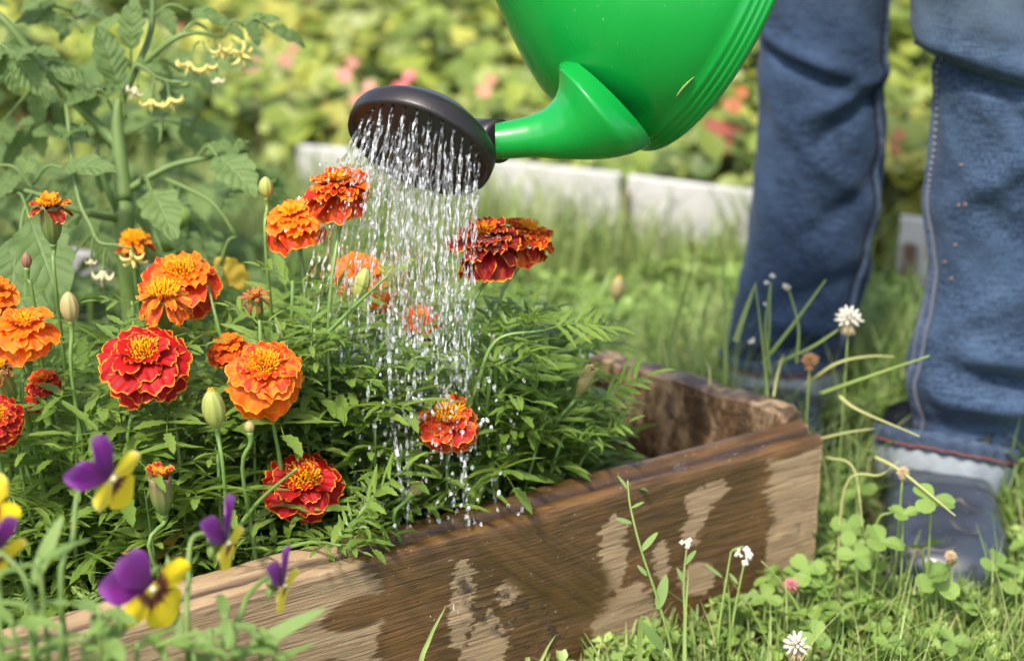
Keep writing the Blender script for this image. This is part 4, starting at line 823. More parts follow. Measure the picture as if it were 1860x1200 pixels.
marigold(90, 375, 1.17, 84, (0.02, -0.05, 1), {'disc': 1.3, 'dz': 0.10, 'tiers': [(4, 1.0, -12, 0.85, 0.0, PN_, DARK), (4, 0.9, 22, 0.7, 0.0, PN_, MIX), (7, 0.62, 62, 0.6, 0.05, PS, GOLD)]}, 'half opened maroon and gold marigold on a tall bare stem at far left', clen=0.030, cw=0.85, ccol=(0.17, 0.13, 0.05, 1), low=at(99, 500, 1.18), nleaf=1)
marigold(243, 440, 1.33, 84, (0.1, -0.25, 1), st_sparse(DARK, GOLD), 'small blurred yellow marigold with red tips in front of the tomato stem', ccol=(0.16, 0.2, 0.05, 1), nleaf=1)
marigold(330, 505, 1.22, 158, (0.06, -0.32, 0.95), st_full(REDOR, ORANGE, PALEOR, 1.0, 0.9), 'wide orange marigold behind the scruffy brown streaked one', low=at(335, 590, 1.24))
marigold(298, 540, 1.14, 122, (0.05, -0.20, 1), st_sparse((0.50, 0.05, 0.01, 0.4), (0.60, 0.10, 0.01, 0.25)), 'scruffy fading marigold with rolled brown and orange petals', clen=0.028, cw=0.95, low=at(311, 650, 1.15))
marigold(44, 597, 1.11, 136, (0.05, -0.20, 1), st_full(ORANGE, ORANGE, PALEOR, 1.1, 0.8), 'soft orange marigold with a thick green calyx at the left edge of the picture', clen=0.030, cw=0.95, low=at(40, 720, 1.12))
marigold(-8, 528, 1.16, 100, (0.25, -0.15, 1), st_full(ORANGE, PALEOR, PALEOR, 1.0, 0.7), 'orange marigold cut by the left picture edge, highest on that edge')
marigold(-6, 760, 1.08, 118, (0.35, -0.55, 0.75), st_full(RED, RED, RED, 0.9, 0.9), 'red marigold cut by the left picture edge above the violas')
marigold(290, 868, 1.085, 58, (0.0, -0.12, 1), {'disc': 1.0, 'dz': 0.05, 'tiers': [(5, 1.05, 48, 0.75, 0.0, PN_, (0.25, 0.005, 0.01, 0.45)), (6, 0.8, 62, 0.6, 0.0, PS, GOLD)]}, 'small marigold just opening with maroon and gold tips on a long ribbed calyx', clen=0.030, cw=0.88, ccol=(0.30, 0.17, 0.11, 1), low=at(270, 990, 1.09), nleaf=1)
marigold(652, 492, 1.30, 118, (0.1, -0.35, 0.9), st_full(PALEOR, PALEOR, PALEOR, 1.0, 0.6), 'blurred pale orange marigold behind the water and the tallest stem')
marigold(692, 532, 1.28, 78, (0.3, -0.45, 0.85), st_full(ORANGE, ORANGE, PALEOR, 1.0, 0.6), 'small blurred orange marigold inside the left part of the spray', nleaf=1)
marigold(765, 578, 1.36, 84, (0, -0.35, 0.9), st_full(REDOR, REDOR, PALEOR, 1.0, 0.6), 'blurred orange red marigold seen through the middle of the falling water')
marigold(414, 628, 1.19, 90, (-0.2, -0.15, 1), st_full(REDOR, ORANGE, ORANGE, 0.7, 0.6), 'orange red marigold hidden by leaves behind the large orange flower', nleaf=1)
marigold(76, 690, 1.16, 70, (-0.1, -0.2, 1), st_full(RED, REDOR, PALEOR, 0.8, 0.6), 'small red orange marigold buried in leaves right of the thick green calyx', nleaf=1)
marigold(52, 737, 1.15, 52, (0.2, -0.5, 1), st_full(RED, RED, RED, 0.8, 0.5), 'red marigold mostly hidden in leaves near the left edge', nleaf=1)
marigold(-2, 668, 1.10, 62, (-0.1, -0.3, 1), st_sparse(BRN, BRN), 'withered brown marigold under the soft orange one at the left edge', clen=0.034, cw=0.7, ccol=(0.35, 0.2, 0.04, 1), nleaf=1)
marigold(463, 540, 1.19, 62, (0.0, -0.2, 1), {'disc': 0.6, 'dz': 0.1, 'tiers': [(8, 0.9, 20, 0.35, 0.0, PS, (0.42, 0.13, 0.05, 1)), (6, 0.7, 60, 0.4, 0.0, PS, (0.5, 0.16, 0.05, 1)), (6, 1.0, -40, 0.35, 0, PS, (0.35, 0.12, 0.05, 1))]}, 'dried rust coloured marigold head between two broad leaves', clen=0.026, cw=0.7, nleaf=1)
# buds
def bud(px, py, d, wpx, hpx, axis, label, mat, tip, low=None, base=None, nleaf=1, bulge=1.0, long=False):
    axis = Vector(axis).normalized(); c = at(px, py, d); h = hpx * d / FPX; w_ = wpx * d / FPX; b = Vector(base) if base else bed_base(c)
    t = thing('marigold_bud', b, label, 'flower bud', GRP_M); lo = low if low else c.lerp(b, 0.4); bot = c - axis * h * 0.5
    tube_part('stem', [b, b.lerp(lo, 0.6), lo, bot - axis * 0.008, bot + axis * 0.001], [0.002, 0.0017, 0.0013, 0.0016, 0.0026], MAT['stem'], t)
    put('bud', CMn if long else BM, mat, t, frameZ(bot - b, axis, Vector((0, 1, 0)), 1) @ Matrix.Diagonal((w_ / 0.62, w_ / 0.62, h, 1)))
    if tip: put('bud_tip', TM, tip, t, frameZ(bot + axis * h * 0.93 - b, axis, Vector((0, 1, 0)), w_ * 1.1))
    leaves_along(t, curve([b, b.lerp(lo, 0.6), lo], 10), 0.4, 0.8, nleaf, 0.8)
MAT['bud_tan'] = simple_mat('bud_tan', (0.36, 0.30, 0.12), 0.5, 0.4, 0.25, 60); MAT['bud_red'] = simple_mat('bud_red', (0.24, 0.12, 0.07), 0.5, 0.4, 0.25, 60)
bud(483, 340, 1.20, 25, 40, (0, 0, 1), 'closed green marigold bud left of the tallest marigold', MAT['bud_green'], None, low=at(482, 440, 1.2))
bud(126, 557, 1.10, 32, 58, (0, 0, 1), 'plump pale green marigold bud on a straight stem, left group', MAT['bud_tan'], None, low=at(130, 680, 1.11))
bud(48, 473, 1.15, 18, 30, (0.05, 0, 1), 'tiny reddish marigold bud near the left edge', MAT['bud_red'], None, low=at(60, 540, 1.16))
bud(388, 742, 1.09, 40, 80, (-0.06, -0.1, 1), 'fat striped marigold bud with yellow tip under the large orange flower', MAT['bud_green'], MAT['disc_yellow'], low=at(405, 850, 1.10))
bud(453, 775, 1.10, 18, 24, (0, 0, 1), 'small dry round marigold bud beside the fat striped bud', MAT['bud_tan'], MAT['brown_floret'], low=at(440, 850, 1.11))
bud(758, 886, 1.15, 24, 30, (0.5, -0.2, 0.7), 'olive marigold bud leaning right on a diagonal stem above the plank', MAT['bud_tan'], MAT['brown_floret'], low=at(715, 940, 1.16))
bud(1062, 692, 1.26, 32, 62, (0.42, -0.1, 0.9), 'long spent marigold bud on a slanting stem in front of the end board', MAT['bud_tan'], MAT['brown_floret'], low=at(1010, 770, 1.26), base=(0.03, 1.25, SOIL), long=True)
bud(657, 515, 1.16, 28, 66, (0.32, 0, 1), 'slender green marigold bud crossing the spray beside the tallest stem', MAT['bud_green'], MAT['brown_floret'], low=at(628, 590, 1.17))
bud(1122, 523, 1.62, 26, 46, (0.1, 0, 1), 'blurred orange tipped bud standing in the grass behind the bed', MAT['bud_tan'], MAT['disc_yellow'], low=at(1090, 590, 1.6), base=atZ(1040, 640, 0.02), nleaf=1)
bud(901, 620, 1.22, 14, 16, (0, 0, 1), 'tiny brown marigold bud among the leaves right of the spray', MAT['bud_tan'], MAT['brown_floret'])

# ================================================================ LEAFY SHOOTS FILLING THE BED
def make_shoot(sd, H_, big=False):
    r = random.Random(sd); t = thing('marigold_shoot', Vector((0, 0, 0)), 'leafy green marigold shoot without flowers in the raised bed', 'leafy shoot', 'leafy marigold shoots in the bed')
    lean = Vector((r.uniform(-0.25, 0.25), r.uniform(-0.25, 0.15), 1)) * H_; cv = curve([(0, 0, 0), lean * 0.4 + Vector((r.uniform(-.01, .01), 0, 0)), lean], 12)
    tube_part('stem', cv[::3], [0.0024, 0.0016, 0.0010], MAT['stem'], t, 6, 8)
    rnd.seed(sd); leaves_along(t, cv, 0.12, 0.86, max(3, int(H_ / 0.026)), 0.95, (MLbig + ML) if big else ML)
    leaves_along(t, cv, 0.88, 0.99, 2, 1.3, MLs); return t
protos = [make_shoot(100 + k, h, k == 2) for k, h in enumerate((0.11, 0.13, 0.15, 0.12, 0.17, 0.10, 0.14, 0.19))]
rnd.seed(77); cnt = 0; used = set()
def place_shoot(x, y, k=None, s=1.0, rz=None):
    global cnt
    k = rnd.randrange(len(protos)) if k is None else k
    if k in used: o = copy_tree(protos[k])
    else: o = protos[k]; used.add(k); kids[o] = [(ch, list(ch.children)) for ch in o.children]
    o.location = (x, y, SOIL - 0.004); o.rotation_euler = (rnd.uniform(-0.12, 0.12), rnd.uniform(-0.12, 0.12), rnd.random() * 6.28 if rz is None else rz); o.scale = (s, s, s); cnt += 1
pts_s = []
tries = 0
while len(pts_s) < 190 and tries < 9000:
    tries += 1; u, v = rnd.random(), rnd.random(); p = sf(u, v); dfront = (Vector((p[0], p[1], 0)) - PA).dot(PN)
    px = 930 + FPX * p[0] / (p[1] * CP + (CAMH - 0.15) * SP)
    if px < -160 or dfront < 0.052 or dfront > 0.52 or px > 1050: continue
    if px > 1000 and dfront < 0.09: continue
    md = 0.026 if dfront < 0.2 else 0.034
    if all((p[0] - q[0]) ** 2 + (p[1] - q[1]) ** 2 > md * md for q in pts_s): pts_s.append((p[0], p[1], px, dfront))
for (x, y, px, df) in pts_s:
    s = rnd.uniform(0.75, 1.05) * (1.0 if df > 0.1 else 0.72) * (0.8 if px > 960 else 1.0) * (0.85 if px < 250 else 1.0); k = rnd.randrange(len(protos))
    place_shoot(x, y, k, s)
for (px, py, d, k, s) in ((470, 520, 1.20, 7, 1.25), (530, 560, 1.24, 4, 1.2), (640, 640, 1.20, 7, 1.0), (900, 640, 1.25, 7, 1.0), (960, 600, 1.3, 4, 1.0), (870, 700, 1.22, 4, 1.0), (990, 680, 1.28, 6, 1.0), (600, 640, 1.2, 4, 1.05), (930, 700, 1.22, 6, 1), (560, 700, 1.17, 6, 1), (640, 740, 1.18, 6, 1)):
    c = at(px, py, d); b = bed_base(c, 0, 0.0); place_shoot(b.x, b.y, k, s)
for (px, py, d, k) in ((440, 560, 1.16, 7), (500, 520, 1.19, 4), (415, 600, 1.17, 2), (470, 430, 1.21, 7), (548, 575, 1.21, 6), (600, 600, 1.19, 4), (650, 590, 1.21, 7), (690, 640, 1.2, 6), (385, 620, 1.16, 4), (360, 640, 1.17, 1),
                       (180, 610, 1.15, 4), (140, 640, 1.15, 6), (90, 640, 1.17, 4), (20, 680, 1.16, 6), (210, 560, 1.2, 7), (60, 560, 1.2, 7), (870, 580, 1.26, 4), (920, 560, 1.29, 7), (970, 560, 1.32, 4), (1010, 590, 1.32, 6), (1000, 640, 1.31, 2), (950, 620, 1.28, 7),
                       (860, 640, 1.22, 6), (330, 720, 1.13, 6), (420, 780, 1.13, 4), (250, 760, 1.12, 5), (340, 830, 1.12, 1), (130, 760, 1.12, 6), (600, 720, 1.17, 6), (680, 740, 1.19, 4), (740, 700, 1.2, 6), (500, 780, 1.16, 2), (640, 830, 1.16, 5), (900, 760, 1.23, 6), (960, 740, 1.26, 4), (930, 820, 1.23, 1)):
    c = at(px, py, d); b = bed_base(c, 0, 0.01); HS = (0.11, 0.13, 0.15, 0.12, 0.17, 0.10, 0.14, 0.19); place_shoot(b.x, b.y, k, min(1.3, max(0.6, (c.z - SOIL) / HS[k])))
# leaves that hang over the front plank, each on its own low runner
def runner(pts, label, sizes, meshes, nl=4):
    P = [at(*p) for p in pts]; t = thing('marigold_shoot', P[0], label, 'leafy shoot', 'leafy marigold shoots in the bed'); cv = curve(P, 14)
    tube_part('stem', P, [0.0018, 0.0014, 0.0009], MAT['stem'], t, 6, 14); leaves_along(t, cv, 0.25, 0.95, nl, sizes, meshes)
    put('leaf', meshes[0], MAT['marigold_leaf'], t, frame(cv[-1] - t.location, cv[-1] - cv[-2], Vector((0, -0.3, 1)), sizes))
runner([(470, 1010, 1.16), (560, 985, 1.14), (620, 990, 1.125)], 'low marigold shoot reaching over the wet plank edge near the red flower', 0.55, MLs + ML[3:4], 4)
runner([(640, 1020, 1.17), (640, 960, 1.15), (660, 925, 1.14)], 'bright green marigold shoot splashed by water just behind the plank', 0.6, ML, 4)
runner([(430, 960, 1.13), (475, 905, 1.12), (540, 850, 1.10)], 'thin marigold sprig whose leaf crosses the low red flower', 0.42, MLs, 4)
runner([(940, 850, 1.27), (930, 815, 1.26), (915, 845, 1.25)], 'broad leafed marigold shoot drooping below the spray right of the wet flower', 0.85, MLbig, 2)
runner([(1000, 860, 1.27), (1030, 780, 1.27), (1085, 735, 1.26)], 'feathery marigold shoot spreading in front of the stained end board', 0.6, ML[2:4], 4)
runner([(1040, 880, 1.29), (1060, 830, 1.28), (1090, 800, 1.27)], 'small marigold shoot tucked in the corner of the planks', 0.5, ML[3:4], 4)
runner([(860, 720, 1.2), (900, 620, 1.19), (985, 600, 1.19)], 'light green marigold shoot arching right above the wet red flower', 0.65, ML[2:4], 5)
runner([(560, 640, 1.16), (640, 560, 1.14), (705, 500, 1.13)], 'marigold sprig pointing up right in front of the water', 0.5, MLs + ML[3:4], 4)
# take away the few leaves that would grow through the planks
bpy.context.view_layer.update(); hash_k = 17
HEADS = [(o.matrix_world.translation.copy(), o['reach']) for o in scene.objects if o.name.startswith('flower_head')]
for o in [o for o in scene.objects if o.name.startswith('leaf') and o.parent is not None]:
    M = o.matrix_world; bad = False; ly = max(v[1] for v in o.bound_box); lx = max(v[0] for v in o.bound_box)
    for q in ((0, ly * 0.5, 0), (0, ly, -0.1 * ly), (0, ly * 0.75, 0), (lx * 0.8, ly * 0.6, 0), (-lx * 0.8, ly * 0.6, 0)):
        p = M @ Vector(q)
        if (p - PA).dot(PD) < 0.01 and (p - PA).dot(PN) < 0.036 and p.z < 0.170: bad = True
        if (p - PA).dot(PN) > 0 and p.z < 0.170 and (p - EB).dot(EN) < 0.002 and p.x > EB.x - 0.02 and (p - EB).dot(EN) > -0.04: bad = True
    if not bad and o.parent.name.startswith(('marigold_shoot', 'marigold')) and ly > 0.03:   # flower heads stand clear of the leaves next to them
        p = M @ Vector((0, ly * 0.55, 0)); p0 = M.translation; p1 = M @ Vector((0, ly, -0.1 * ly))
        for (hc, hr) in HEADS:
            if any((q - hc).length < hr * 2.4 and (q - hc).dot(FWD) < hr * 0.3 and ((q - hc) - FWD * (q - hc).dot(FWD)).length < hr * 1.05 for q in (p, p0, p1)): bad = True
    if bad: bpy.data.objects.remove(o)
    elif (hash_k := (hash_k * 1103515245 + 12345) % 2147483648) / 2147483648 < 0.005: o.material_slots[0].link = 'OBJECT'; o.material_slots[0].material = MAT['yellow_leaf']
# wet beads on leaves and petals
mb = MB(); wr = random.Random(9)
for (px, py, d, sx_, sy_, n_) in ((884, 440, 1.16, 50, 25, 34), (815, 770, 1.185, 42, 36, 38), (600, 370, 1.14, 20, 30, 5), (930, 640, 1.2, 60, 50, 26), (660, 920, 1.13, 40, 50, 26), (1000, 880, 1.24, 40, 30, 10), (540, 890, 1.14, 40, 30, 6), (380, 770, 1.1, 90, 80, 18)):
    for k in range(n_):
        r = wr.uniform(0.0005, 0.0020) if px in (884, 815) else wr.uniform(0.0004, 0.0011); mb.ball(at(px + wr.gauss(0, 0.5) * sx_, py + wr.gauss(0, 0.5) * sy_, d + wr.uniform(-0.01, 0.012)), (r, r, r * wr.uniform(0.7, 1.2)), 8, 6)
tag(put('water_beads', mb.mesh('water_beads'), MAT['droplet']), 'glassy drops clinging to wet petals and leaves', 'water drops', kind='stuff')
# ================================================================ VIOLAS (foreground, out of focus)
def viola_petal(sd, w_, ln, sh=1.0):
    r = random.Random(sd); ph = r.random() * 6; mb = MB()
    def f(u, v):
        s = 2 * u - 1; ww = w_ * (0.18 + 0.82 * math.sin(min(1, v * 1.05) * math.pi * 0.55) ** 1.2)
        y = ln * (v * (1 - 0.30 * s * s * v)); return (s * ww * math.sqrt(max(0.05, 1 - 0.35 * v * v * s * s)), y, 0.10 * ln * v * v * math.sin(s * 4 + ph) * 0.6 + 0.25 * ln * v * v * sh * (0.4 - abs(s) * 0.2) * -1)
    mb.grid(f, 12, 10); return mb.mesh('viola_petal')
VP = {'up': [viola_petal(1, 0.52, 1.15, -0.6), viola_petal(2, 0.5, 1.1, -0.6)], 'lat': [viola_petal(3, 0.36, 0.85)], 'low': [viola_petal(4, 0.56, 0.95, 1.2)]}
def viola(px, py, d, Rf, face, up, stem_px, label, upang=(28, -24), upcol='viola_purple', latcol='viola_plain', scl=(1, 1), wx=1.0):
    c = at(px, py, d); face = Vector(face).normalized(); M0 = frameZ(Vector((0, 0, 0)), face, up, 1).to_3x3()
    # M0 columns: x, y(up), z(face)
    b = at(stem_px[-1][0], stem_px[-1][1], stem_px[-1][2]); b = Vector((b.x, b.y, 0.0)); t = thing('viola', b, label, 'flower', 'purple and yellow violas in front of the bed')
    S = [at(*q) for q in stem_px]; back = c - face * Rf * 0.25
    tube_part('stem', [b, S[-1], *reversed(S[:-1]), back + M0 @ Vector((0, Rf * 0.15, 0)) - face * Rf * 0.25, back], [0.0022, 0.0018, 0.0016, 0.0014, 0.0012], MAT['viola_leaf'], t, 8, 20)
    def pet(kind, ang, tilt, s, mat):
        M = Matrix.Translation(c - t.location) @ M0.to_4x4() @ Matrix.Rotation(R(ang), 4, 'Z') @ Matrix.Rotation(R(tilt), 4, 'X') @ Matrix.Diagonal((Rf * s * (wx if kind == 'up' else 0.9), Rf * s, Rf * s, 1)); put('petal', rnd.choice(VP[kind]), MAT[mat], t, M)
    pet('up', upang[0], -12, scl[0], upcol); pet('up', upang[1], -4, scl[0] * 0.95, upcol); pet('lat', 98, 14, scl[1], latcol); pet('lat', -98, 14, scl[1], latcol); pet('low', 180, 4, scl[1] * 1.05, 'viola_yellow')
    mb = MB()
    for k in range(5):
        a = k * 1.257; dv = M0 @ Vector((math.cos(a), math.sin(a), 0)); mb.tube([back - t.location, back - t.location + dv * Rf * 0.30 - face * Rf * 0.1, back - t.location + dv * Rf * 0.55 - face * Rf * 0.05], [0.001, 0.0028, 0.0005], 6)
    put('sepals', mb.mesh('sepals'), MAT['viola_leaf'], t); mb = MB(); mb.ball(c - t.location + face * Rf * 0.06, Rf * 0.075, 8, 6); put('eye', mb.mesh('eye'), MAT['pale_petal'], t); return t
viola(203, 868, 0.93, 0.0265, (0.80, -0.50, -0.05), (-0.50, -0.25, 0.75), [(140, 905, 0.93), (132, 980, 0.92), (112, 1110, 0.91)], 'viola with upright purple petals and yellow lip, topmost of the foreground violas', upang=(34, -16), scl=(1.12, 0.95), wx=0.66)
viola(275, 1068, 0.915, 0.0270, (0.72, -0.66, 0.0), (-0.40, -0.2, 0.85), [(214, 1100, 0.92), (210, 1140, 0.91), (205, 1230, 0.9)], 'viola with one broad violet petal and blotched yellow lip, nearest the plank end', upang=(40, 6), latcol='viola_yellow', scl=(1.08, 1.1), wx=0.9)
viola(412, 985, 0.955, 0.0215, (0.93, -0.30, -0.1), (-0.35, -0.1, 0.9), [(348, 980, 0.95), (342, 1060, 0.94), (342, 1190, 0.93)], 'viola seen from the side with narrow violet petals and yellow lip, third from the left', upang=(28, -18), scl=(1.35, 0.9), wx=0.6)
viola(515, 1062, 0.96, 0.0195, (0.94, -0.25, -0.15), (-0.35, -0.1, 0.9), [(455, 1075, 0.95), (440, 1110, 0.94), (425, 1210, 0.93)], 'small viola seen edge on, rightmost of the foreground violas', upang=(24, -16), scl=(1.25, 1.0), wx=0.65)
viola(-24, 930, 0.90, 0.0215, (0.5, -0.8, 0.15), (0.1, 0.0, 1.0), [(-10, 980, 0.9), (0, 1090, 0.9), (5, 1230, 0.9)], 'viola cut by the left picture edge with yellow petal on top', upang=(20, -20), upcol='viola_plain', latcol='viola_yellow')
viola(-6, 1005, 0.885, 0.022, (0.8, -0.5, -0.3), (-0.2, 0, 1.0), [(40, 1040, 0.88), (60, 1120, 0.88), (62, 1230, 0.88)], 'lower violet and yellow viola half outside at the left edge')
def viola_leaf_mesh(sd, L_, W_):
    mb = MB(); blade(mb, Matrix.Identity(4), L_, W_, 9, True, 0.25, 0.35, wav=0.05, sd=sd); return mb.mesh('viola_leaf')
VL = [viola_leaf_mesh(1, 0.06, 0.013), viola_leaf_mesh(2, 0.05, 0.011), viola_leaf_mesh(3, 0.045, 0.016)]
def viola_plant(px0, px1, d, tops, label):
    b = at((px0 + px1) / 2, 1250, d); b = Vector((b.x, b.y, 0)); t = thing('viola_plant', b, label, 'plant', 'leafy viola stems in front of the bed')
    for (px, py) in tops:
        tip = at(px, py, d + rnd.uniform(-0.02, 0.02)); q = b + Vector((rnd.uniform(-.012, .012), rnd.uniform(-.01, .01), 0)); cv = curve([q, q.lerp(tip, 0.5) + Vector((rnd.uniform(-.006, .006), 0, 0.01)), tip], 12)
        mb = MB(); mb.tube([c - b for c in cv], [0.0022 - 0.0009 * i / 12 for i in range(13)], 6); put('stem', mb.mesh('stem'), MAT['viola_leaf'], t)
        leaves_along(t, cv, 0.55, 0.98, 5, 0.85, VL, MAT['viola_leaf'])
viola_plant(-20, 60, 0.88, [(20, 1120), (-10, 1150), (60, 1090), (90, 1150)], 'pale green blurred viola stems filling the bottom left corner')
viola_plant(60, 160, 0.87, [(110, 1130), (150, 1150), (70, 1010), (180, 1100)], 'blurred viola stems with tall lance shaped leaf left of the broad violet flower')
viola_plant(330, 420, 0.90, [(380, 1140), (410, 1110), (350, 1170)], 'blurred viola shoots standing against the plank left of the small side flower')
viola_plant(420, 520, 0.91, [(470, 1150), (440, 1175), (500, 1180)], 'blurred viola shoots under the rightmost viola')
viola_plant(160, 260, 0.89, [(250, 1165), (190, 1150), (300, 1185)], 'blurred viola leaves crossing the plank below the broad violet flower')
def lone_leaf(p0, p1, w_, mat, t, bend=0.1):
    a, b = at(*p0), at(*p1); mb = MB(); blade(mb, Matrix.Identity(4), 1, 0.17 * w_, 10, False, 0.2, bend); put('leaf', mb.mesh('leaf'), mat, t, frame(a - t.location, b - a, Vector((0, -0.6, 0.8)), (b - a).length))
vt = thing('viola_plant', Vector((at(440, 1200, 0.9).x, at(440, 1200, 0.9).y, 0)), 'long pointed viola leaves leaning across the lower plank', 'plant', 'leafy viola stems in front of the bed')
lone_leaf((425, 1195, 0.93), (592, 1095, 0.95), 0.9, MAT['viola_leaf'], vt); lone_leaf((150, 1190, 0.90), (245, 1115, 0.93), 1.8, MAT['viola_leaf'], vt); lone_leaf((330, 1180, 0.93), (300, 1000, 0.95), 0.6, MAT['viola_leaf'], vt); lone_leaf((60, 1060, 0.9), (108, 935, 0.9), 1.3, MAT['viola_leaf'], vt); lone_leaf((385, 1190, 0.91), (350, 1135, 0.92), 1.3, MAT['viola_leaf'], vt)
tube_part('stem', [vt.location, at(430, 1200, 0.92)], [0.002, 0.002], MAT['viola_leaf'], vt)

# ================================================================ TOMATO PLANT
def tomato_leaf_mesh(sd, L_=1.0, W_=0.62):
    r = random.Random(sd); mb = MB(); ph = r.random() * 6
    def f(u, v):
        s = 2 * u - 1; w_ = W_ * 0.5 * math.sin(math.pi * (v * 0.96 + 0.02)) ** 0.62 * (1 - 0.25 * v); lobe = 1 + 0.20 * abs(math.sin(v * math.pi * 4.5)) - 0.1
        x = s * w_ * (lobe if abs(s) > 0.7 else 1); y = v * L_ + 0.02 * abs(s)
        return (x, y, 0.16 * abs(s) * w_ - 0.32 * v * v * L_ + 0.035 * math.sin(v * 13 + s * 3 + ph) * abs(s) + 0.02 * math.sin(v * 24) * (1 - abs(s)))
    mb.grid(f, 10, 18); return mb.mesh('tomato_leaflet')
TL = [tomato_leaf_mesh(k) for k in range(4)]
def tomato_leaf(t, a, b, k=3, size=0.042, droop=-0.2, upv=Vector((0, -0.5, 1))):
    """compound leaf from pixel a to pixel b: (px, py, depth)"""
    A, B = at(*a), at(*b); mid = A.lerp(B, 0.5) + Vector((0, 0, 0.008)); cv = curve([A, mid, B], 10); d = (B - A).normalized()
    mb = MB(); mb.tube([c - t.location for c in cv], [0.0013] * 11, 6); pe = put('leaf_stalk', mb.mesh('leaf_stalk'), MAT['tomato_stem'], t)
    side = d.cross(Vector((0, -0.4, 1))).normalized()
    put('leaflet', rnd.choice(TL), MAT['tomato_leaf'], t, frame(B - t.location, d + Vector((0, 0, droop)), upv, size * 1.2))
    for i in range(k):
        q = cv[int(lerp(3, 9, i / max(1, k - 1)))]
        for sg in (-1, 1):
            put('leaflet', rnd.choice(TL), MAT['tomato_leaf'], t, frame(q - t.location, side * sg + d * 0.5 + Vector((0, 0, rnd.uniform(-0.6, 0.1))), upv + Vector((rnd.uniform(-.3, .3), 0, 0)), size * rnd.uniform(0.6, 1.0)))
DT = 1.38
tb = Vector((at(228, 430, DT).x, at(228, 430, DT).y, SOIL)); tom = thing('tomato_plant', tb, 'tall tomato plant with thick hairy stem, yellow flowers and green fruit, top left', 'tomato plant')
tube_part('stem', [tb, at(228, 430, DT), at(226, 370, DT), at(218, 290, DT), at(212, 215, DT), at(216, 180, DT)], [0.0088, 0.0084, 0.0078, 0.0066, 0.0050, 0.0032], MAT['tomato_stem'], tom, 12, 20)
tube_part('branch', [at(218, 268, DT), at(190, 240, DT), at(140, 190, DT - 0.01), at(75, 120, DT - 0.02), at(20, 50, DT - 0.03), at(-20, 10, DT - 0.03)], [0.0050, 0.0046, 0.0040, 0.0034, 0.0026], MAT['tomato_stem'], tom, 10, 20)
tube_part('branch', [at(222, 180, DT), at(255, 110, DT), at(275, 50, DT), at(278, -20, DT)], [0.003, 0.0028, 0.0025, 0.002], MAT['stem_dark'], tom, 10, 14)
tube_part('branch', [at(232, 345, DT), at(270, 322, DT), at(315, 300, DT), at(370, 288, DT), at(450, 275, DT + 0.02)], [0.0036, 0.003, 0.0027, 0.0023, 0.0016], MAT['tomato_stem'], tom, 10, 14)
tube_part('branch', [at(258, 118, DT), at(310, 75, DT - 0.01), at(352, 60, DT - 0.01), at(405, 68, DT)], [0.0028, 0.0024, 0.0018, 0.0012], MAT['tomato_stem'], tom, 8, 14)
tube_part('branch', [at(330, 66, DT - 0.01), at(350, 42, DT - 0.01), at(372, 50, DT), at(385, 66, DT)], [0.0018, 0.0015, 0.0012], MAT['tomato_stem'], tom, 8, 10)
tube_part('branch', [at(120, 190, 1.33), at(140, 350, 1.32), at(165, 410, 1.31), at(180, 440, 1.30), at(210, 445, 1.30), at(236, 452, 1.3)], [0.0016, 0.0018, 0.0017, 0.0014, 0.001], MAT['tomato_stem'], tom, 8, 18)
tube_part('branch', [at(224, 400, DT), at(150, 385, 1.34), at(60, 350, 1.33), at(30, 348, 1.33), at(0, 352, 1.33)], [0.003, 0.0025, 0.002, 0.0018], MAT['tomato_stem'], tom, 8, 14)
tube_part('branch', [at(222, 400, DT), at(198, 350, 1.36), at(180, 300, 1.35), at(177, 262, 1.35)], [0.004, 0.003, 0.002, 0.0015], MAT['stem_dark'], tom, 8, 12)
tube_part('branch', [at(300, 325, DT), at(345, 345, 1.37), at(390, 372, 1.36), at(430, 430, 1.36)], [0.002, 0.0018, 0.0014], MAT['tomato_stem'], tom, 8, 12)
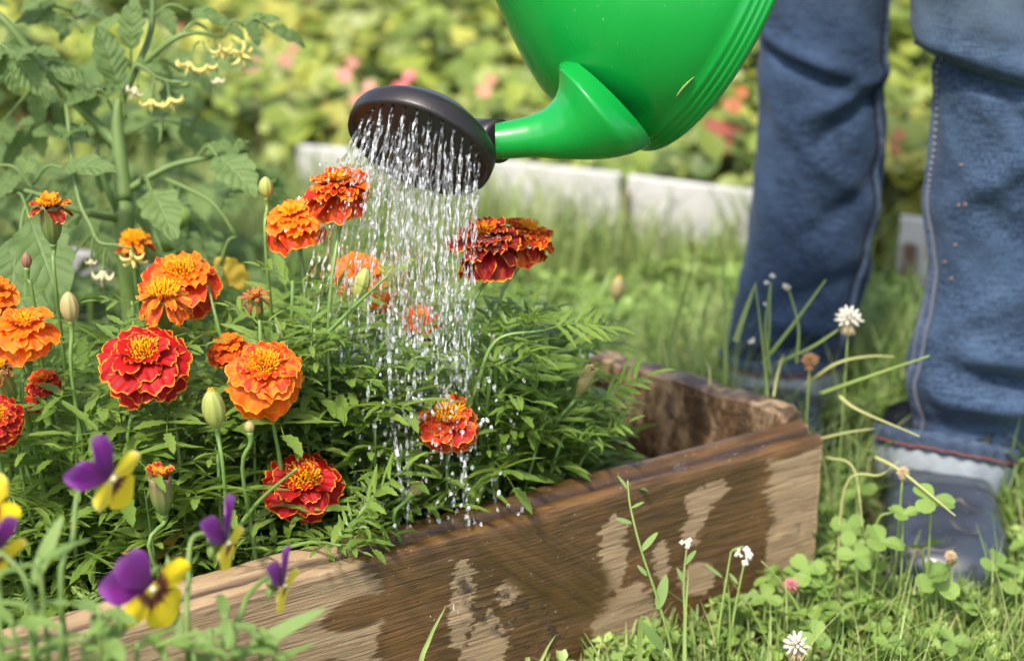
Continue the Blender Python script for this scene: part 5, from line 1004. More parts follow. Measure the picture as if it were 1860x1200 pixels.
for (a, b, k, s) in (((365, 282, DT), (395, 285, 1.35), 0, 0.050), ((255, 330, DT), (275, 345, 1.34), 0, 0.050), ((230, 215, DT), (215, 155, 1.37), 0, 0.040), ((240, 150, DT), (238, 90, 1.37), 1, 0.034),
                     ((290, 260, DT), (305, 200, 1.39), 0, 0.038), ((205, 200, DT), (170, 165, 1.37), 2, 0.032), ((160, 250, DT), (148, 235, 1.36), 0, 0.042), ((75, 125, DT), (115, 145, 1.37), 1, 0.030),
                     ((65, 110, DT), (50, 90, 1.35), 1, 0.034), ((-10, 90, 1.35), (25, 110, 1.34), 1, 0.035), ((405, 68, DT), (440, 45, DT), 1, 0.026), ((440, 50, DT), (490, 52, DT), 1, 0.026), ((278, 40, DT), (230, 35, DT), 1, 0.026), ((278, 30, DT), (345, 22, DT), 1, 0.028),
                     ((450, 275, DT), (425, 268, DT), 1, 0.028), ((30, 350, 1.33), (55, 400, 1.29), 0, 0.068), ((60, 350, 1.33), (35, 430, 1.3), 0, 0.060), ((60, 335, 1.34), (115, 305, 1.32), 0, 0.038), ((60, 345, 1.33), (0, 300, 1.33), 1, 0.036), ((20, 100, 1.35), (-20, 150, 1.34), 1, 0.04), ((430, 430, 1.36), (400, 480, 1.36), 0, 0.03),
                     ((270, 410, 1.42), (300, 480, 1.40), 1, 0.045), ((420, 290, 1.42), (455, 310, 1.42), 0, 0.04), ((200, 420, 1.42), (120, 480, 1.38), 1, 0.045), ((100, 10, 1.4), (60, -10, 1.4), 1, 0.04), ((215, 290, 1.42), (175, 260, 1.4), 0, 0.045), ((400, 380, 1.42), (430, 350, 1.42), 1, 0.034), ((350, 430, 1.44), (380, 470, 1.44), 1, 0.04),
                     ((150, 60, 1.42), (110, 40, 1.42), 1, 0.036), ((130, 180, 1.43), (60, 230, 1.42), 2, 0.036), ((220, 300, 1.45), (130, 330, 1.44), 2, 0.040), ((240, 240, 1.45), (340, 230, 1.45), 2, 0.034), ((260, 120, 1.43), (330, 130, 1.45), 1, 0.03), ((225, 360, 1.44), (310, 380, 1.45), 2, 0.034), ((200, 380, 1.43), (110, 420, 1.42), 2, 0.040), ((100, 150, 1.4), (10, 220, 1.4), 2, 0.036), ((60, 40, 1.4), (130, 20, 1.42), 1, 0.034)):
    tomato_leaf(tom, a, b, k, s)
put('leaflet', TL[1], MAT['yellow_leaf'], tom, frame(at(390, 470, 1.36) - tb, Vector((0.6, 0, -0.5)), Vector((0, -0.8, 0.5)), 0.038))['label'] = 'yellowed leaflet'
def tomato_flower(px, py, d, dirv, s=0.013, mat='tomato_petal', spread=1.0):
    c = at(px, py, d); dirv = Vector(dirv).normalized(); mb = MB()
    M = frameZ(Vector((0, 0, 0)), dirv, Vector((0.3, 1, 0)), 1).to_3x3()
    for k in range(6):
        a = k * math.pi / 3; r_ = Vector((math.cos(a), math.sin(a), 0))
        P = [r_ * 0.08, r_ * 0.35 * spread + Vector((0, 0, 0.35)), r_ * 0.85 * spread + Vector((0, 0, 0.45)), r_ * 1.15 * spread + Vector((0, 0, 0.15))]
        mb.tube([c - tb + M @ (p * s) for p in curve(P, 6)], [s * x for x in (0.05, 0.10, 0.13, 0.14, 0.12, 0.07, 0.02)], 5)
    mb.tube([c - tb, c - tb + dirv * s * 0.5, c - tb + dirv * s * 1.0], [s * 0.12, s * 0.17, s * 0.05], 6)
    mb2 = MB(); mb2.ball(c - tb - dirv * s * 0.05, s * 0.16, 6, 5); f = put('flower', mb.mesh('tomato_flower'), MAT[mat], tom); put('sepal', mb2.mesh('sepal'), MAT['tomato_stem'], f); return c
for (px, py, dv, mt, s, src) in ((248, 158, (-0.5, -0.5, -0.5), 'pale_petal', 0.014, (258, 125)), (275, 180, (0.0, -0.4, -0.8), 'tomato_petal', 0.013, (280, 140)), (308, 178, (0.4, -0.5, -0.6), 'tomato_petal', 0.014, (300, 145)),
                                (345, 112, (-0.3, -0.6, -0.5), 'tomato_petal', 0.014, (362, 75)), (375, 118, (0.3, -0.6, -0.5), 'tomato_petal', 0.012, (368, 75)), (402, 88, (0.2, -0.8, -0.2), 'tomato_petal', 0.012, (400, 70)), (435, 100, (0.5, -0.6, 0.3), 'tomato_petal', 0.014, (420, 72)),
                                (395, 140, (0.1, -0.2, -1), 'pale_petal', 0.011, (385, 70)), (187, 490, (-0.1, -0.3, -1), 'pale_petal', 0.017, (192, 450)), (243, 465, (0.1, -0.95, -0.1), 'tomato_petal', 0.013, (236, 452)), (165, 470, (-0.1, -0.2, -1), 'pale_petal', 0.009, (170, 430))):
    dd = 1.30 if py > 400 else DT - 0.01
    if py > 400 and mt == 'tomato_petal': pass
    tomato_flower(px, py, dd, (dv[0] * 0.9, dv[1] * 0.6, dv[2] - 0.35), s * 0.92, mt, 0.55 if mt == 'pale_petal' else 0.85)
    tube_part('flower_stalk', [at(src[0], src[1], dd), at((src[0] + px) / 2, min(src[1], py) - 6 + abs(py - src[1]) * 0.4, dd), at(px, py, dd)], [0.0011, 0.0009, 0.0009], MAT['tomato_stem'], tom, 6, 8)
tube_part('flower_stalk', [at(225, 190, DT), at(240, 130, DT - 0.01), at(252, 118, DT - 0.01), at(285, 140, DT - 0.01), at(310, 148, DT - 0.01), at(335, 150, DT - 0.01)], [0.0016, 0.0014, 0.0012, 0.001], MAT['tomato_stem'], tom, 6, 14)
for (px, py, d, r) in ((322, 393, 1.44, 0.013), (342, 455, 1.46, 0.012), (302, 440, 1.47, 0.011), (318, 150, DT, 0.0035), (336, 153, DT, 0.0035)):
    mb = MB(); c = at(px, py, d) - tb
    mb.ball(c, (r, r, r * (0.88 if r > 0.005 else 0.6)), 20, 14); f = put('green_tomato' if r > 0.005 else 'flower_bud', mb.mesh('green_tomato'), MAT['green_tomato'], tom)
    if r > 0.005:
        mb = MB()
        for k in range(5):
            a = k * 1.257; q = Vector((math.cos(a), math.sin(a), 0)); mb.tube([c + Vector((0, 0, r * 0.86)), c + q * r * 0.6 + Vector((0, 0, r * 0.85)), c + q * r * 1.1 + Vector((0, 0, r * 0.8))], [0.0008, 0.0016, 0.0003], 5)
        mb.tube([c + Vector((0, 0, r * 0.8)), c + Vector((0.004, 0, r * 2.2))], [0.0012, 0.001], 5); put('sepal', mb.mesh('sepal'), MAT['tomato_stem'], f)
# more tomato plants farther back on the left
def small_tomato(x, y, h, sd, label):
    rnd.seed(sd); b = Vector((x, y, 0.02)); t = thing('tomato_plant', b, label, 'tomato plant', 'tomato plants behind the flowering one')
    cv = curve([b, b + Vector((rnd.uniform(-.03, .03), 0, h * 0.5)), b + Vector((rnd.uniform(-.05, .05), rnd.uniform(-.04, .04), h))], 14); mb = MB(); mb.tube([c - b for c in cv], [0.005 - 0.0025 * i / 14 for i in range(15)], 8); put('stem', mb.mesh('stem'), MAT['tomato_stem'], t)
    for i in range(11):
        q = cv[3 + i]; a = i * 2.4 + rnd.random(); d = Vector((math.cos(a), math.sin(a), rnd.uniform(0.1, 0.5))).normalized(); e = q + d * rnd.uniform(0.06, 0.11)
        mb = MB(); mb.tube([q - b, e - b], [0.0015, 0.001], 5); put('leaf_stalk', mb.mesh('leaf_stalk'), MAT['tomato_stem'], t)
        for k in range(5):
            tt = (0.4, 0.4, 0.75, 0.75, 1)[k]; sd_ = d.cross(Vector((0, 0, 1))).normalized() * (1 if k % 2 else -1); dv = (sd_ + d * 0.4 if k < 4 else d) + Vector((0, 0, rnd.uniform(-.5, .1)))
            put('leaflet', rnd.choice(TL), MAT['tomato_leaf'], t, frame(q.lerp(e, tt) - b, dv, Vector((0, -0.4, 1)), rnd.uniform(0.035, 0.055)))
small_tomato(-0.62, 1.72, 0.42, 5, 'blurred tomato plant at the left edge behind the flowering tomato plant')
small_tomato(-0.46, 1.95, 0.34, 6, 'blurred tomato plant right behind the thick tomato stem')
small_tomato(-0.78, 2.15, 0.40, 8, 'farthest blurred tomato plant in the top left corner')
small_tomato(-0.36, 1.76, 0.22, 9, 'low blurred tomato plant behind the hanging green tomatoes')

small_tomato(-0.50, 1.60, 0.27, 15, 'leafy blurred tomato plant left of the thick stem, nearest of those behind')
small_tomato(-0.42, 1.56, 0.16, 16, 'short blurred tomato plant behind the maroon and gold marigold')
small_tomato(-0.60, 1.50, 0.30, 17, 'blurred tomato plant cut by the left edge above the orange marigolds')
small_tomato(-0.28, 1.60, 0.15, 18, 'low blurred tomato leaves right of the thick stem foot')

# ================================================================ GROUND COVER
GR = np.random.default_rng(5)
def heights(px_lo): return 0
def inside_bed(x, y):
    p = Vector((x, y, 0)); d = (p - PA).dot(PN); k = (p - PA).dot(PD)
    if d < -0.004 or k > 0.0: return False
    bx = (p - BB); bd = (EB - BB).normalized(); bn = Vector((-bd.y, bd.x, 0)); return bx.dot(bn) < 0.0 and (p - EB).dot(Vector((ED.y, -ED.x, 0)) if Vector((ED.y, -ED.x, 0)).dot(PD) < 0 else Vector((-ED.y, ED.x, 0))) > 0
def in_boot(x, y):
    return (abs(x - 0.378 - (y - 1.32) * 0.12) < 0.062 and 1.21 < y < 1.50) or (abs(x - 0.275) < 0.055 and 1.45 < y < 1.70)
def in_view(x, y, z=0.0, mg=120):
    d = y * CP + (CAMH - z) * SP
    if d < 0.3: return False
    px = 930 + FPX * x / d; py = 600 - FPX * (y * SP + (z - CAMH) * CP) / d; return -mg < px < 1860 + mg and -mg < py < 1200 + mg * 2.2
def grass(n, region, h0, h1, w0, cols, name, label, seedv, clump=0.5):
    r = random.Random(seedv); mb = MB(); k = 0; tr = 0
    while k < n and tr < n * 8:
        tr += 1; x = r.uniform(region[0], region[1]); y = r.uniform(region[2], region[3])
        if inside_bed(x, y) or in_boot(x, y) or not in_view(x, y): continue
        dn = 0.5 + 0.5 * nz(x * 7, y * 7, seedv)
        if r.random() > dn * 1.6 * clump + (1 - clump): continue
        k += 1; h = r.uniform(h0, h1) * (0.6 + 0.8 * dn); a = r.random() * 6.28; ln = r.uniform(0.1, 0.75) * h; dx, dy = math.cos(a), math.sin(a); wd = w0 * r.uniform(0.6, 1.3); sx, sy = -dy * wd, dx * wd; c = r.choice(cols); v_ = r.uniform(0.75, 1.25); c = (c[0] * v_, c[1] * v_, c[2] * v_, 1); b = len(mb.v)
        for i, t in enumerate((0, 0.4, 0.75, 1)):
            q = 1 - t * t * 0.9; p = (x + dx * ln * t * t, y + dy * ln * t * t, h * (t - 0.18 * t * t)); mb.v += [(p[0] - sx * q, p[1] - sy * q, p[2]), (p[0] + sx * q, p[1] + sy * q, p[2])]; mb.c += [c, c]
        for i in range(3): mb.f.append((b + 2 * i, b + 2 * i + 1, b + 2 * i + 3, b + 2 * i + 2))
    return tag(put(name, mb.mesh(name), MAT['green_mix']), label, 'grass', kind='stuff')
GC = [(0.15, 0.26, 0.05), (0.21, 0.32, 0.07), (0.28, 0.38, 0.10), (0.10, 0.20, 0.035), (0.34, 0.36, 0.14)]
grass(15000, (0.0, 1.05, 0.85, 1.75), 0.02, 0.055, 0.0016, GC, 'grass', 'short fresh grass round the boots and the plank', 11)
grass(15000, (-1.0, 1.3, 1.45, 2.6), 0.03, 0.11, 0.0026, GC, 'grass', 'longer blurred grass between the bed and the white border', 12)
grass(1000, (0.16, 0.95, 0.95, 1.55), 0.04, 0.105, 0.0011, GC, 'grass', 'longer thin blades rising through the clover round the near boot', 15, 0.3)
grass(3500, (0.0, 0.62, 1.30, 1.75), 0.06, 0.17, 0.0012, [(0.20, 0.30, 0.08), (0.30, 0.36, 0.13), (0.14, 0.24, 0.05)], 'grass', 'thin wild grass rising behind the end board', 14, 0.3)
grass(8000, (-1.0, 1.2, 1.95, 2.45), 0.08, 0.19, 0.0022, [(0.26, 0.34, 0.10), (0.33, 0.38, 0.14), (0.18, 0.28, 0.07)], 'grass', 'tall thin grass tips in front of the white border', 13)
def clover_mass(n, region, name, label, seedv, s0, s1, hz, cols, pred=None):
    r = random.Random(seedv); mb = MB(); k = 0; tr = 0
    while k < n and tr < n * 8:
        tr += 1; x = r.uniform(region[0], region[1]); y = r.uniform(region[2], region[3])
        if inside_bed(x, y) or in_boot(x, y) or not in_view(x, y): continue
        dn = 0.5 + 0.5 * nz(x * 6 + 9, y * 6, seedv)
        if r.random() > dn * 1.7 - 0.1: continue
        if pred and not pred(x, y): continue
        k += 1; z = r.uniform(hz[0], hz[1]) * (0.5 + dn); s = r.uniform(s0, s1); tl = Vector((r.uniform(-.45, .45), r.uniform(-.6, .3), 1)).normalized(); M = frameZ(Vector((x, y, z)), tl, Vector((math.cos(k), math.sin(k), 0)), s); c = r.choice(cols); v_ = r.uniform(0.8, 1.25)
        for j in range(3):
            Mj = M @ Matrix.Rotation(j * 2.094 + r.uniform(-.2, .2), 4, 'Z') @ Matrix.Rotation(R(r.uniform(0, 35)), 4, 'X'); b = len(mb.v)
            for q in ((0, 0.04, 0), (-0.36, 0.45, 0.10), (-0.30, 0.88, 0.06), (0, 0.82, -0.04), (0.30, 0.88, 0.06), (0.36, 0.45, 0.10)): mb.v.append(tuple(Mj @ Vector(q))); mb.c.append((c[0] * v_, c[1] * v_, c[2] * v_, 1))
            mb.f += [(b, b + 3, b + 2, b + 1), (b, b + 5, b + 4, b + 3)]
        b = len(mb.v); mb.v += [(x - 0.0006, y, 0), (x + 0.0006, y, 0), (x + 0.0006, y, z), (x - 0.0006, y, z)]; mb.c += [(0.25, 0.34, 0.10, 1)] * 4; mb.f.append((b, b + 1, b + 2, b + 3))
    return tag(put(name, mb.mesh(name), MAT['green_mix']), label, 'clover', kind='stuff')
CC = [(0.18, 0.30, 0.06), (0.25, 0.38, 0.08), (0.32, 0.44, 0.12), (0.14, 0.25, 0.05)]
clover_mass(5200, (0.0, 1.05, 0.85, 1.95), 'clover', 'low clover leaves covering the ground round the boots', 21, 0.006, 0.013, (0.012, 0.04), CC)
clover_mass(5200, (-0.9, 1.4, 1.45, 2.5), 'clover', 'blurred clover and weeds in the lawn behind the bed', 22, 0.010, 0.022, (0.02, 0.06), CC)
# low dry litter so the turf is not one green
mb = MB(); r_ = random.Random(31)
for k in range(2600):
    x, y = r_.uniform(0, 1.05), r_.uniform(0.85, 1.8)
    if inside_bed(x, y) or not in_view(x, y): continue
    a = r_.random() * 3.14; l = r_.uniform(0.006, 0.028); z = r_.uniform(0.004, 0.018); c = r_.choice([(0.42, 0.34, 0.20, 1), (0.30, 0.20, 0.12, 1), (0.50, 0.44, 0.26, 1)]); b = len(mb.v); dx, dy = math.cos(a) * l, math.sin(a) * l
    mb.v += [(x - dx, y - dy, z), (x + dx, y + dy, z + r_.uniform(-.004, .008)), (x + dx - dy * .06, y + dy + dx * .06, z), (x - dx - dy * .06, y - dy + dx * .06, z)]; mb.c += [c] * 4; mb.f.append((b, b + 1, b + 2, b + 3))
tag(put('dry_litter', mb.mesh('dry_litter'), MAT['green_mix']), 'dry straw and dead blades lying in the turf', 'dry grass', kind='stuff')
# strawberry bed beyond the white border
def straw(n, seedv):
    r = random.Random(seedv); mb = MB(); cols = [(0.07, 0.12, 0.03), (0.14, 0.21, 0.035), (0.20, 0.27, 0.045), (0.28, 0.34, 0.05), (0.31, 0.36, 0.11), (0.39, 0.42, 0.07), (0.47, 0.46, 0.09)]
    k = tr = 0; d1 = (W5 - W0)
    while k < n and tr < n * 6:
        tr += 1; y = 1.95 + 5.2 * r.random() ** 1.5; x = r.uniform(-0.36 * y - 0.2, 0.36 * y + 0.2)
        yb = interp(x, [W0.x - 1.5, W0.x, W2.x, W3.x, W5.x], [W0.y + 0.25, W0.y, W2.y, W3.y, W5.y])
        if y < yb + 0.05: continue
        k += 1; bump_ = 0.5 + 0.5 * nz(x * 3.1, y * 3.1, 4); top = 0.07 + 0.19 * bump_ + 0.10 * min(1, max(0, (y - yb) / 0.8)); z = top * (1 - 0.75 * r.random() ** 2.2); s = r.uniform(0.016, 0.050)
        tl = Vector((r.uniform(-.6, .6), r.uniform(-.9, .3), 1)).normalized(); a = r.random() * 6.28; M = frameZ(Vector((x, y, z)), tl, Vector((math.cos(a), math.sin(a), 0)), s)
        c = cols[min(6, max(0, int(3.5 + 5 * nz(x * 2.3, y * 2.3, 9) + r.gauss(0, 1.6))))]
        if r.random() < 0.010: c = r.choice([(0.50, 0.13, 0.11), (0.50, 0.20, 0.10), (0.52, 0.28, 0.14)])
        v_ = r.uniform(0.75, 1.2); c = (c[0] * v_, c[1] * v_, c[2] * v_, 1)
        for j in range(3 if r.random() < 0.75 else 1):
            Mj = M @ Matrix.Rotation((j - 1) * 1.5, 4, 'Z') @ Matrix.Rotation(R(r.uniform(-15, 25)), 4, 'X'); b = len(mb.v)
            for q in ((0, 0.02, 0), (-0.36, 0.30, 0.12), (-0.46, 0.62, 0.10), (-0.26, 0.93, 0.0), (0, 1.0, -0.06), (0.26, 0.93, 0.0), (0.46, 0.62, 0.10), (0.36, 0.30, 0.12), (0, 0.5, -0.02)): mb.v.append(tuple(Mj @ Vector(q))); mb.c.append(c)
            mb.f += [(b, b + 8, b + 2, b + 1), (b + 8, b + 4, b + 3, b + 2), (b + 8, b + 6, b + 5, b + 4), (b, b + 7, b + 6, b + 8)]
    return tag(put('strawberry_foliage', mb.mesh('strawberry_foliage'), MAT['green_mix']), 'dense yellow green leaves with a few red ones beyond the white border', 'foliage', kind='stuff')
straw(15000, 41)
def redleaf(px, py, y, s, c, label):
    p = atY(px, py, y); mb = MB(); r = random.Random(int(px)); cols = []
    for j in range(3):
        M = frameZ(Vector((0, 0, 0)), Vector((r.uniform(-.3, .3), -0.8, 0.6)), Vector((math.cos(j), 0.2, math.sin(j))), s) @ Matrix.Rotation((j - 1) * 1.9, 4, 'Z'); b = len(mb.v)
        for q in ((0, 0.02, 0), (-0.36, 0.30, 0.12), (-0.46, 0.62, 0.10), (-0.26, 0.93, 0.0), (0, 1.0, -0.06), (0.26, 0.93, 0.0), (0.46, 0.62, 0.10), (0.36, 0.30, 0.12), (0, 0.5, -0.02)): mb.v.append(tuple(M @ Vector(q))); mb.c.append((*c, 1))
        mb.f += [(b, b + 8, b + 2, b + 1), (b + 8, b + 4, b + 3, b + 2), (b + 8, b + 6, b + 5, b + 4), (b, b + 7, b + 6, b + 8)]
    mb.tube([(0, 0.002, 0), (0, 0.01, -p.z * 0.6), (0, 0.02, -p.z)], 0.0012, 5); mb.c += [(0.3, 0.2, 0.1, 1)] * 15
    o = put('red_leaf', mb.mesh('red_leaf'), MAT['green_mix']); o.location = p; tag(o, label, 'leaf', 'red leaves in the far strawberry bed')
redleaf(735, 150, 2.36, 0.022, (0.66, 0.12, 0.15), 'bright pink blurred leaf, reddest of those above the rose')
redleaf(662, 172, 2.34, 0.024, (0.55, 0.22, 0.17), 'dusky pink blurred leaf just above the left rim of the rose')
redleaf(462, 110, 2.42, 0.020, (0.60, 0.17, 0.18), 'pink blurred leaf right of the tomato flowers')
redleaf(525, 100, 2.44, 0.020, (0.55, 0.22, 0.17), 'reddish blurred leaf between tomato flowers and dusky pink leaf')
redleaf(632, 125, 2.40, 0.022, (0.66, 0.26, 0.22), 'faint salmon blurred leaf above the rose')
redleaf(885, 155, 2.35, 0.020, (0.70, 0.30, 0.20), 'pale salmon leaf left of the green can')
redleaf(1338, 180, 2.20, 0.022, (0.50, 0.15, 0.06), 'orange red leaf between the can and the left leg')
redleaf(1625, 258, 2.08, 0.022, (0.50, 0.19, 0.09), 'orange red leaf seen between the two legs')

# ---------------------------------------------------------------- single clovers
def cl_leaflet():
    mb = MB()
    def f(u, v):
        s = 2 * u - 1; w_ = 0.42 * math.sin(math.pi * (0.08 + 0.82 * v) / 1.25) ** 0.9; y = v * (1 - 0.10 * math.exp(-(s / 0.25) ** 2) * v - 0.16 * s * s * v); return (s * w_, y, 0.14 * abs(s) * w_ * 2 - 0.08 * v * v)
    mb.grid(f, 8, 7); return mb.mesh('clover_leaflet')
CLF = cl_leaflet()
def make_clover(sd, h, s, pos, lean=(0, 0)):
    r = random.Random(sd); b = Vector(pos); t = thing('clover', b, 'single three leaved clover standing in the turf beside the plank', 'clover', 'clovers in the turf'); tip = Vector((lean[0], lean[1], h)); mb = MB(); mb.tube(curve([(0, 0, 0), tip * 0.5 + Vector((r.uniform(-.004, .004), r.uniform(-.004, .004), 0)), tip], 7), 0.0009, 6); put('stem', mb.mesh('stem'), MAT['grass_stalk'], t)
    tl = Vector((r.uniform(-.35, .35), r.uniform(-.7, -.1), 1)).normalized(); M = frameZ(tip, tl, Vector((math.cos(sd), math.sin(sd), 0)), s)
    for j in range(3): put('leaflet', CLF, MAT['clover_leaf'], t, M @ Matrix.Rotation(j * 2.094 + r.uniform(-.15, .15), 4, 'Z') @ Matrix.Rotation(R(r.uniform(-5, 22)), 4, 'X'))
    return t
# the clovers one can single out
for (px, py, d, s, lab) in ((1600, 985, 1.30, 0.020, 'clover with two round leaflets in front of the boot, left side'), (1488, 1065, 1.33, 0.017, 'broad clover beside the end of the plank'), (1700, 1058, 1.31, 0.021, 'clover with three clear leaflets under the boot toe'), (1692, 908, 1.28, 0.019, 'clover on a tall stalk in front of the boot instep'), (1640, 935, 1.29, 0.014, 'small clover left of the boot instep'), (1835, 1055, 1.34, 0.020, 'bright clover at the right picture edge below the boot'),
                            (1555, 1010, 1.32, 0.016, 'clover between the plank end and the boot'), (1540, 960, 1.36, 0.016, 'darker clover right behind the plank corner'), (1390, 1085, 1.30, 0.015, 'insect eaten clover in front of the plank'), (1620, 1175, 1.24, 0.014, 'clover near the bottom picture edge, right of the white flower'), (1480, 1155, 1.24, 0.014, 'clover left of the white clover flower'), (1730, 1165, 1.25, 0.015, 'clover at the bottom right below the boot')):
    tip = at(px, py, d); b = Vector((tip.x + rnd.uniform(-.01, .01), tip.y + rnd.uniform(0, .01), 0)); t = make_clover(int(px), tip.z, s, b, (tip.x - b.x, tip.y - b.y)); t['label'] = lab
cp = [make_clover(900 + k, h, s, (2, -2, 0)) for k, (h, s) in enumerate(((0.035, 0.013), (0.045, 0.015), (0.028, 0.011), (0.055, 0.015)))]; uc = set(); k = 0
while k < 110:
    px, py = rnd.uniform(1130, 1880), rnd.uniform(800, 1230); p = atZ(px, py, 0.0)
    if inside_bed(p.x, p.y) or in_boot(p.x, p.y) or (p - PA).dot(PD) < 0 and -(p - PA).dot(PN) > 0.16 + 0.2 * rnd.random(): continue
    if (p - PA).dot(PD) < 0 and -(p - PA).dot(PN) < 0.02: continue
    i = rnd.randrange(4); o = copy_tree(cp[i]) if i in uc else cp[i]; uc.add(i); kids.setdefault(cp[i], [(ch, list(ch.children)) for ch in cp[i].children]); o.location = p; o.rotation_euler = (0, 0, rnd.random() * 6.28); s = rnd.uniform(0.8, 1.3); o.scale = (s, s, s); k += 1
def leafy_weed(sd):
    r = random.Random(sd); b = Vector((2.2, -2, 0)); t = thing('weed', b, 'small leafy weed growing up through the turf', 'weed', 'leafy weeds in the turf')
    rnd.seed(sd); cv = curve([b, b + Vector((r.uniform(-.01, .01), 0, 0.03)), b + Vector((r.uniform(-.02, .02), r.uniform(-.02, .01), r.uniform(0.05, 0.085)))], 10); mb = MB(); mb.tube([c - b for c in cv], [0.0013 - 0.0008 * i / 10 for i in range(11)], 6); put('stem', mb.mesh('stem'), MAT['grass_stalk'], t)
    leaves_along(t, cv, 0.2, 0.98, 4, 0.62, VL, MAT['viola_leaf']); return t
wp_ = [leafy_weed(k) for k in (51, 52, 53)]; uw = set(); rnd.seed(99); k = 0
while k < 34:
    px, py = rnd.uniform(1430, 1870), rnd.uniform(700, 1180); p = atZ(px, py, 0.0)
    if k > 25: px, py = rnd.uniform(1120, 1420), rnd.uniform(620, 720); p = atZ(px, py, 0.0)
    if inside_bed(p.x, p.y) or in_boot(p.x, p.y) or (px < 1440 and k <= 25): continue
    i = rnd.randrange(3); o = copy_tree(wp_[i]) if i in uw else wp_[i]; uw.add(i); kids.setdefault(wp_[i], [(ch, list(ch.children)) for ch in wp_[i].children]); o.location = p; o.rotation_euler = (0, 0, rnd.random() * 6.28); s = rnd.uniform(0.6, 1.1); o.scale = (s, s, s); k += 1
# ---------------------------------------------------------------- stalks, blades and weed flowers
def stalk(pts, rad, mat, name, label, cat, group=None, flat=False):
    P = [at(*p) for p in pts]; b = Vector((P[0].x, P[0].y, 0.0)) if P[0].z < 0.12 else P[0]; mb = MB(); cv = curve(([b] if (P[0] - b).length > 0.01 else []) + P, 18); n_ = len(cv)
    if not flat: mb.tube([c - b for c in cv], [rad * (1.2 - 0.85 * (i / n_) ** 1.6) for i in range(n_)], 7)
    else:
        for i, c in enumerate(cv):
            dd = (cv[min(i + 1, n_ - 1)] - cv[max(i - 1, 0)]).normalized(); s = dd.cross(Vector((0.1, -1, 0.4))).normalized(); wv = rad * math.sin(math.pi * min(0.999, 0.35 + 0.65 * i / (n_ - 1))) ** 0.7
            for sg, off in ((-1, 0), (0, 0.35), (1, 0)): mb.v.append(tuple(c - b + s * sg * wv + Vector((0, off * wv, 0))))
        for i in range(n_ - 1):
            for j in (0, 1): mb.f.append((i * 3 + j, i * 3 + j + 1, i * 3 + j + 4, i * 3 + j + 3))
    o = put(name, mb.mesh(name), mat); o.location = b; return tag(o, label, cat, group)
GG = 'grass stalks between the bed and the legs'; gs, ds = MAT['grass_stalk'], MAT['dry_stalk']
stalk([(1205, 690, 1.55), (1228, 590, 1.54), (1264, 455, 1.52)], 0.00225, gs, 'grass_stalk', 'tall pale blade leaning right, left of the jeans', 'grass stalk', GG, True)
stalk([(1255, 700, 1.5), (1275, 600, 1.49), (1302, 470, 1.48)], 0.00165, gs, 'grass_stalk', 'slender blade just left of the left leg, leaning right', 'grass stalk', GG, True)
stalk([(1318, 700, 1.46), (1317, 600, 1.45), (1312, 440, 1.45)], 0.00195, gs, 'grass_stalk', 'straight upright blade in front of the left leg edge', 'grass stalk', GG, True)
stalk([(1335, 620, 1.44), (1352, 570, 1.44), (1374, 510, 1.44)], 0.00240, gs, 'grass_stalk', 'short wide blade against the lower left leg', 'grass stalk', GG, True)
stalk([(1395, 730, 1.42), (1388, 650, 1.42), (1372, 515, 1.42)], 0.00120, gs, 'grass_stalk', 'green stalk rising straight before the left leg', 'grass stalk', GG)
stalk([(1385, 660, 1.43), (1440, 590, 1.42), (1500, 508, 1.41)], 0.00165, gs, 'grass_stalk', 'green stalk slanting right across the left leg', 'grass stalk', GG)
stalk([(1400, 680, 1.42), (1390, 600, 1.42), (1398, 520, 1.42)], 0.00097, gs, 'grass_stalk', 'thin stalk with pinhead buds before the left leg', 'grass stalk', GG)
stalk([(1447, 660, 1.42), (1450, 590, 1.42), (1430, 518, 1.42)], 0.00120, gs, 'grass_stalk', 'curved stalk bending left at its tip before the left leg', 'grass stalk', GG)
stalk([(1410, 660, 1.43), (1475, 630, 1.41), (1538, 588, 1.40)], 0.00150, gs, 'grass_stalk', 'stalk running up to the white clover flower', 'grass stalk', GG)
stalk([(1460, 700, 1.42), (1520, 660, 1.40), (1580, 647, 1.40), (1625, 648, 1.39)], 0.00120, ds, 'grass_stalk', 'yellowish stalk bending over towards the right leg', 'grass stalk', GG)
stalk([(1490, 715, 1.40), (1560, 690, 1.37), (1688, 646, 1.34)], 0.00165, gs, 'grass_stalk', 'long straight cut stalk pointing right across the gap to the right leg', 'grass stalk', GG)
stalk([(1525, 720, 1.38), (1560, 745, 1.36), (1670, 792, 1.30)], 0.00143, ds, 'grass_stalk', 'dry stalk falling towards the hem of the right leg', 'grass stalk', GG)
stalk([(1590, 830, 1.33), (1640, 858, 1.30), (1735, 936, 1.26)], 0.00143, ds, 'grass_stalk', 'straw coloured stalk lying across the boot', 'grass stalk', GG)
stalk([(1535, 885, 1.35), (1600, 862, 1.33), (1632, 838, 1.32)], 0.00113, ds, 'grass_stalk', 'short bent straw left of the boot', 'grass stalk', GG)
stalk([(1590, 960, 1.34), (1620, 930, 1.33), (1668, 923, 1.31)], 0.00105, gs, 'grass_stalk', 'curved thin stalk touching the boot side', 'grass stalk', GG)
stalk([(1500, 830, 1.38), (1550, 850, 1.36), (1568, 960, 1.33)], 0.00090, ds, 'grass_stalk', 'brownish looped stalk right of the plank corner', 'grass stalk', GG)
stalk([(1475, 800, 1.39), (1540, 785, 1.37), (1590, 778, 1.36)], 0.00105, ds, 'grass_stalk', 'dry stalk sticking out beyond the plank corner', 'grass stalk', GG)
stalk([(1170, 690, 1.6), (1175, 640, 1.6), (1168, 575, 1.6)], 0.00135, gs, 'grass_stalk', 'short blade above the end board, leftmost there', 'grass stalk', GG, True)
